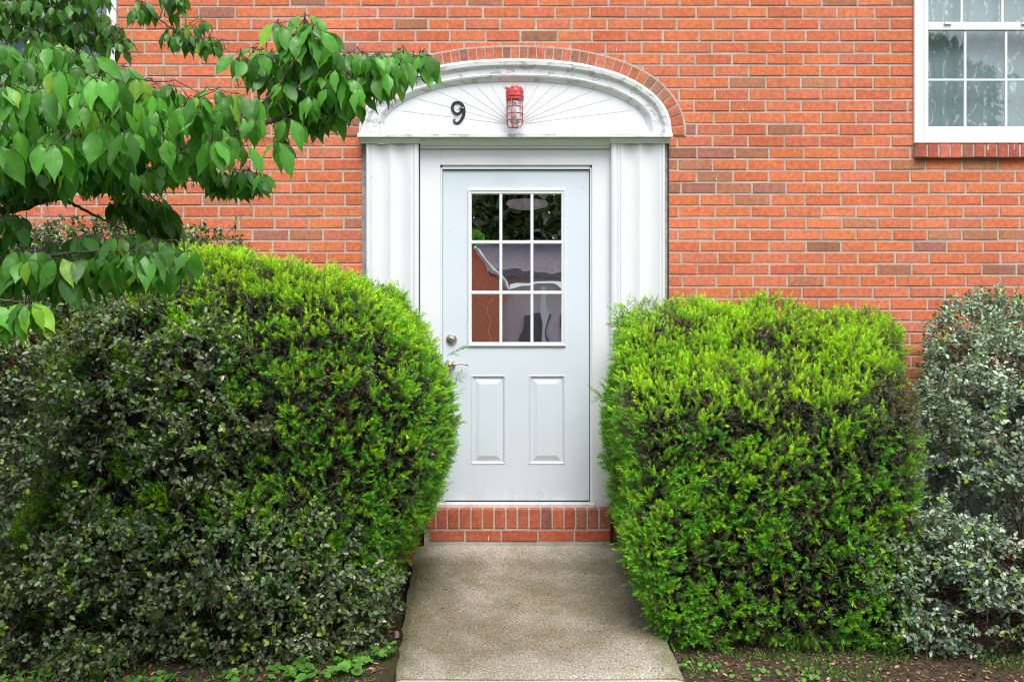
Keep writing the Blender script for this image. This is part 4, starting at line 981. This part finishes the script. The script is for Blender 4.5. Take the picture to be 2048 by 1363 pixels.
def weed(name, label, cat_, px, py, n, L, Wd, lift, jag, seed, group=None, col=(.10,.27,.035)):
    r = np.random.default_rng(seed); b = gpoint(px, py); root_loc = (b.x, b.y, float(gz(0, np.array(b.y)))); items = []
    for i in range(n): blade(items, np.array(root_loc)+np.array([r.normal()*.006, r.normal()*.006, 0]), r.uniform(0, 6.28), L*r.uniform(.6, 1.2), Wd*r.uniform(.7, 1.2), lift*r.uniform(.6, 1.25), np.array(col)*r.uniform(.7, 1.3), r, jag)
    V = []; F = []; C = []
    for vs, c_ in items:
        n0 = len(V); V += vs; C += [c_]*len(vs); m_ = len(vs)//3
        for i in range(m_-1):
            for j in range(2): a0 = n0+i*3+j; F.append((a0, a0+1, a0+4, a0+3))
    o = np_mesh(name, np.array(V), np.array(F), np.array(C), WEEDM, None, smooth=True, loc=root_loc); tag(o, label, cat_, group); return o
def round_weed(name, label, cat_, px, py, n, spread, lr, seed, h=.05, col=(.13,.32,.05)):
    """low creeping weed with rounded scalloped leaves on short stalks"""
    r = np.random.default_rng(seed); b = gpoint(px, py); b = np.array((b.x, b.y, float(gz(0, np.array(b.y))))); V = []; F = []; C = []
    for i in range(n):
        a = r.uniform(0, 6.28); q = spread*math.sqrt(r.random()); c0 = b+np.array([math.cos(a)*q, math.sin(a)*q*.7, h*r.uniform(.4, 1.2)]); R0 = lr*r.uniform(.6, 1.3); n_ = np.array([r.normal()*.35, -.35+r.normal()*.25, 1.]); n_ /= np.linalg.norm(n_)
        u = np.cross(n_, [0, 1, 0]); u /= np.linalg.norm(u); w_ = np.cross(n_, u); n0 = len(V); V.append(c0-n_*R0*.15); cc_ = np.array(col)*r.uniform(.6, 1.3); C.append(cc_*.85); K = 12; a0 = r.uniform(0, 6.28)
        for j in range(K): rr = R0*(1+.13*math.sin(j*math.pi))*(.55 if j == 0 else (1.0+.12*(j % 2))); V.append(c0+(u*math.cos(a0+j*6.283/K)+w_*math.sin(a0+j*6.283/K))*rr+n_*R0*.1*(j % 2)); C.append(cc_)
        for j in range(0, K, 2): F.append((n0, n0+1+j, n0+1+(j+1) % K, n0+1+(j+2) % K))
        s0 = len(V); bb_ = b+np.array([math.cos(a)*q*.5, math.sin(a)*q*.35, 0]); V += [bb_+np.array([.0015, 0, 0]), bb_-np.array([.0015, 0, 0]), c0-np.array([.0012, 0, 0]), c0+np.array([.0012, 0, 0])]; C += [cc_*.7]*4; F.append((s0, s0+1, s0+2, s0+3))
    o = np_mesh(name, np.array(V), np.array(F), np.array(C), WEEDM, None, loc=tuple(b)); tag(o, label, cat_); return o
weed('rosette_weed', 'tall jagged rosette weed under the left shrub, light green', 'weed', 200, 1362, 13, .17, .020, 1.15, 1, 3)
weed('rosette_weed', 'small rosette weed under the right shrub beside the square yew', 'weed', 1790, 1310, 9, .14, .013, 1.0, 0, 4, col=(.08,.22,.04))
round_weed('creeping_weed', 'large patch of round-leaved weeds at the bottom left of the path', 'weed', 640, 1352, 42, .17, .022, 5)
round_weed('creeping_weed', 'small round-leaved weed clump touching the left edge of the path', 'weed', 768, 1315, 20, .065, .015, 6, .06)
round_weed('creeping_weed', 'low round-leaved weeds in front of the tall rosette weed', 'weed', 300, 1366, 20, .11, .016, 7, .03)
round_weed('creeping_weed', 'low weeds at the front foot of the square yew', 'weed', 1480, 1352, 26, .15, .010, 8, .025)
for i_, (x_, y_, n_, sp_, lr_, lab_) in enumerate(((700, 1330, 26, .10, .018, 'round-leaved weeds between the flat grey stone and the path edge'), (585, 1350, 26, .12, .020, 'clump of round-leaved weeds left of the large weed patch'), (475, 1360, 18, .09, .015, 'low weeds under the front of the left shrub'), (1600, 1356, 20, .12, .010, 'tiny weeds in front of the right end of the square yew'), (1395, 1340, 18, .10, .009, 'tiny weeds beside the right edge of the path'), (60, 1362, 18, .12, .014, 'low weeds in the bottom left corner'))):
    round_weed('creeping_weed', lab_, 'weed', x_, y_, n_, sp_, lr_, 20+i_, .03, (.14,.34,.05))
# grass and tiny seedlings: uncountable
r = np.random.default_rng(5); n = 11000
p = np.stack([r.uniform(-2.6, 2.9, n), -1.95+r.random(n)**.8*.62, np.zeros(n)], -1)
ok = ((p[:, 0] < -.56) | (p[:, 0] > .79)) & (vnoise(p, 4.5, 3) > .43); p = p[ok]; n = len(p); p[:, 2] = gz(p[:, 0], p[:, 1])-.004+(vnoise(p*[1,1,0], 5)-.5)*.045
d = nrmz(np.stack([r.normal(size=n)*.6, r.normal(size=n)*.6, np.ones(n)], -1)); V, F, C = leaves(p, d, nrmz(r.normal(size=(n, 3))), r.uniform(.012, .035, n), r.uniform(.0015, .005, n), np.array([.10,.24,.035])*r.uniform(.5, 1.3, (n, 1)))
tag(np_mesh('grass', V, F, C, WEEDM), 'sparse short grass and seedlings on the soil along the bottom edge', 'grass', kind='stuff')
n = 15000; p = np.stack([r.uniform(-3.3, 3.3, n), -1.95+r.random(n)*1.8, np.zeros(n)], -1); ok = (p[:, 0] < -.60) | (p[:, 0] > .76); p = p[ok]; n = len(p)
p[:, 2] = gz(p[:, 0], p[:, 1])+.004+(vnoise(p*[1,1,0], 5)-.5)*.045+(vnoise(p*[1,1,0], 17, 5)-.5)*.022; a = r.uniform(0, 6.28, n); d = nrmz(np.stack([np.cos(a), np.sin(a), r.normal(size=n)*.25], -1)); pal = np.array([(.28,.18,.10), (.16,.09,.05), (.38,.27,.17), (.09,.055,.035), (.22,.12,.06)])
V, F, C = leaves(p, d, nrmz(np.array([0, -.2, 1])+r.normal(size=(n, 3))*.35), r.uniform(.008, .034, n), r.uniform(.002, .009, n), pal[r.integers(0, 5, n)]*r.uniform(.6, 1.3, (n, 1)))
tag(np_mesh('leaf_litter', V, F, C, LITM), 'dry brown leaves and bark chips scattered over the soil beds', 'leaf litter', kind='stuff')
# crumbs and needles lying on the concrete
n = 1100; xx = r.uniform(-.52, .68, n); yy = -.12-r.random(n)*1.66; zz = -.004-(yy+.09)/(-1.71)*.196*1.0; zz = .022+(yy+.09)/1.71*.222
p = np.stack([xx, yy, zz+.006], -1); a = r.uniform(0, 6.28, n); d = np.stack([np.cos(a), np.sin(a), np.zeros(n)], -1)
V, F, C = leaves(p, d, nrmz(np.array([0, 0, 1])+r.normal(size=(n, 3))*.2), r.uniform(.003, .016, n)*np.where(r.random(n) < .04, 2.2, 1), r.uniform(.0007, .0028, n), np.array([(.05,.035,.025), (.30,.22,.14), (.45,.42,.36), (.08,.06,.03)])[r.integers(0, 4, n)])
tag(np_mesh('debris', V, F, C, LITM), 'tiny needles and crumbs lying on the concrete path', 'debris', kind='stuff')
def stone(px, py, w_, d_, h_, a, seed, label):
    rr = random.Random(seed); b = gpoint(px, py); z = float(gz(0, np.array(b.y))); mb = MB(); n = 8; ca, sa = math.cos(a), math.sin(a); ring_ = []
    outl = [(math.cos(6.283*i/n)*rr.uniform(.8, 1.1), math.sin(6.283*i/n)*rr.uniform(.8, 1.1)) for i in range(n)]
    for f, zz_ in ((1, -.005), (1.04, h_*.55), (.82, h_)): ring_.append([(b.x+(o_[0]*ca*w_-o_[1]*sa*d_)*f, b.y+(o_[0]*sa*w_+o_[1]*ca*d_)*f, z+zz_+rr.uniform(-.001, .001)) for o_ in outl])
    for k_ in range(2):
        for i in range(n): j = (i+1) % n; mb.poly([ring_[k_][i], ring_[k_][j], ring_[k_+1][j], ring_[k_+1][i]])
    mb.poly(ring_[2]); return tag(mb.build('stone', PEB, loc=(b.x, b.y, z)), label, 'stone')
stone(727, 1282, .026, .014, .022, .1, 1, 'flat pale grey stone on the soil left of the path')
stone(793, 1272, .012, .016, .024, .6, 2, 'upright grey stone chip leaning at the left edge of the path')
# ------------------------------------------------------------------ what the door glass reflects: across the street
def MR(px, py, Y): return P(px, py, Y)        # a point at +Y behind the glass is the mirror image of -Y
nh = empty('neighbour_house', (2.0, -24, -.28)); tag(nh, 'low pale house with a grey roof across the street, reflected in the door glass', 'building')
def mp_(px, py, d_): q = P(px, py, d_); return (q.x, -d_, q.z)
mb = MB(); mb.box(-2.6, 16, -24.2, -24, -.3, 3.34); mb.build('wall', SIDING, nh)
mb = MB(); mb.poly([(-3, -23.6, 3.35), (16.4, -23.6, 3.35), (16.4, -29, 4.75), (-3, -29, 4.75)]); mb.box(-3, 16.4, -23.62, -23.5, 3.2, 3.37); mb.build('roof', ROOF, nh)
mb = MB(); mb.poly([(-2.9, -23.3, 2.9), (-.3, -23.3, 2.9), (-1.3, -23.3, 4.05), (-1.4, -23.3, 4.05)]); mb.poly([(-2.9, -23.3, -.3), (-.3, -23.3, -.3), (-.3, -23.3, 2.9), (-2.9, -23.3, 2.9)]); mb.build('gable', FBRICK, nh)
mb = MB(); mb.tube([(-3.1, -23.2, 2.8), (-1.35, -23.2, 4.15), (-.1, -23.2, 2.9)], .07, 4); mb.tube([(-.1, -23.1, 2.95), (16, -23.1, 2.95)], .1, 4)
for x in (.9, 2.3, 3.4): mb.box(x, x+.12, -23.2, -23.1, -.3, 2.9)
mb.build('trim', VINYL, nh)
mb = MB()
for x in (.3, 1.5, 2.6, 4.4): mb = MB(); mb.box(x, x+.8, -23.99, -23.9, .7, 2.1); mb.build('window', FARW, nh)
bw = MB(); bw.box(-9, -.50, -15.4, -15, -.3, 2.2); bwo = bw.build('brick_garden_wall', FBRICK, loc=(-4.8, -15.2, -.28)); tag(bwo, 'orange brick wing across the lawn, reflected in the left panes of the door glass', 'wall')
car = empty('parked_car', (1.9, -17.5, -.28)); tag(car, 'dark green parked car reflected in the lower right door panes', 'car')
mb = MB(); prof_ = [(-2.1, .25), (-2.15, .75), (-1.2, .95), (-.6, 1.42), (.7, 1.45), (1.4, .98), (2.1, .85), (2.15, .3)]
for y_ in (-18.3, -16.7): mb.poly([(1.9+a, y_, b-.28) for a, b in prof_])
rowA = [(1.9+a, -18.3, b-.28) for a, b in prof_]; rowB = [(1.9+a, -16.7, b-.28) for a, b in prof_]; mb.grid([rowA, rowB]); mb.build('body', CARP, car)
mb = MB(); mb.poly([(1.9-.95, -16.68, .72), (1.9+1.15, -16.68, .72), (1.9+.62, -16.68, 1.08), (1.9-.55, -16.68, 1.08)]); mb.build('side_window', CAULK, car)
for x in (-1.35, 1.35): 
    mb = MB(); mb.disc_y(1.9+x, .02, [(.32, -16.9), (.32, -16.66), (.2, -16.64)], 20); mb.build('wheel', RUBBER, car)
road = MB(); road.box(-60, 60, -20.5, -16, -.4, -.265); k = M('asphalt', .9, .2); k.color((.06,.06,.065)); tag(road.build('road', k.m), kind='structure')
for i, (x, y, h_, rr_) in enumerate(((-9, -33, 12, 4.2), (-3.2, -34, 13, 4.4), (2.6, -33, 12.5, 4.2), (8.5, -34, 14, 4.6), (15, -33, 12, 4.5), (-15.5, -31, 13, 4.6))):
    tr = empty('evergreen_tree', (x, y, -.28)); tag(tr, 'dense dark evergreen across the street, ' + ('second from the right end of the row as the glass mirrors it', 'third from the left, behind the brick gable', 'third from the right, behind the pale house', 'second from the right, the tallest', 'rightmost of the row', 'leftmost of the row')[i] if i else 'dense dark evergreen across the street, second from the left of the row', 'tree', 'evergreens behind the neighbour house')
    mb = MB(); mb.tube([(x, y, -.3), (x, y, h_*.8)], [.28, .08], 8); mb.build('trunk', BARK, tr)
    f = lambda p: ell(p, (x, y, h_*.55), (rr_, rr_*.8, h_*.52))-(vnoise(p, .7, i*7)-.5)*1.6
    q = shell(f, ((x-rr_-1, y-rr_-1, -.2), (x+rr_+1, y+rr_+1, h_+1)), 26000, -.1, .9, r); d = nrmz(r.normal(size=q.shape))
    V, F, C = leaves(q, d, nrmz(r.normal(size=q.shape)), r.uniform(.2, .45, len(q)), r.uniform(.07, .15, len(q)), np.array([.10,.16,.05])*r.uniform(.2, 1.9, (len(q), 1))); np_mesh('crown', V, F, C, PRIVM, tr)
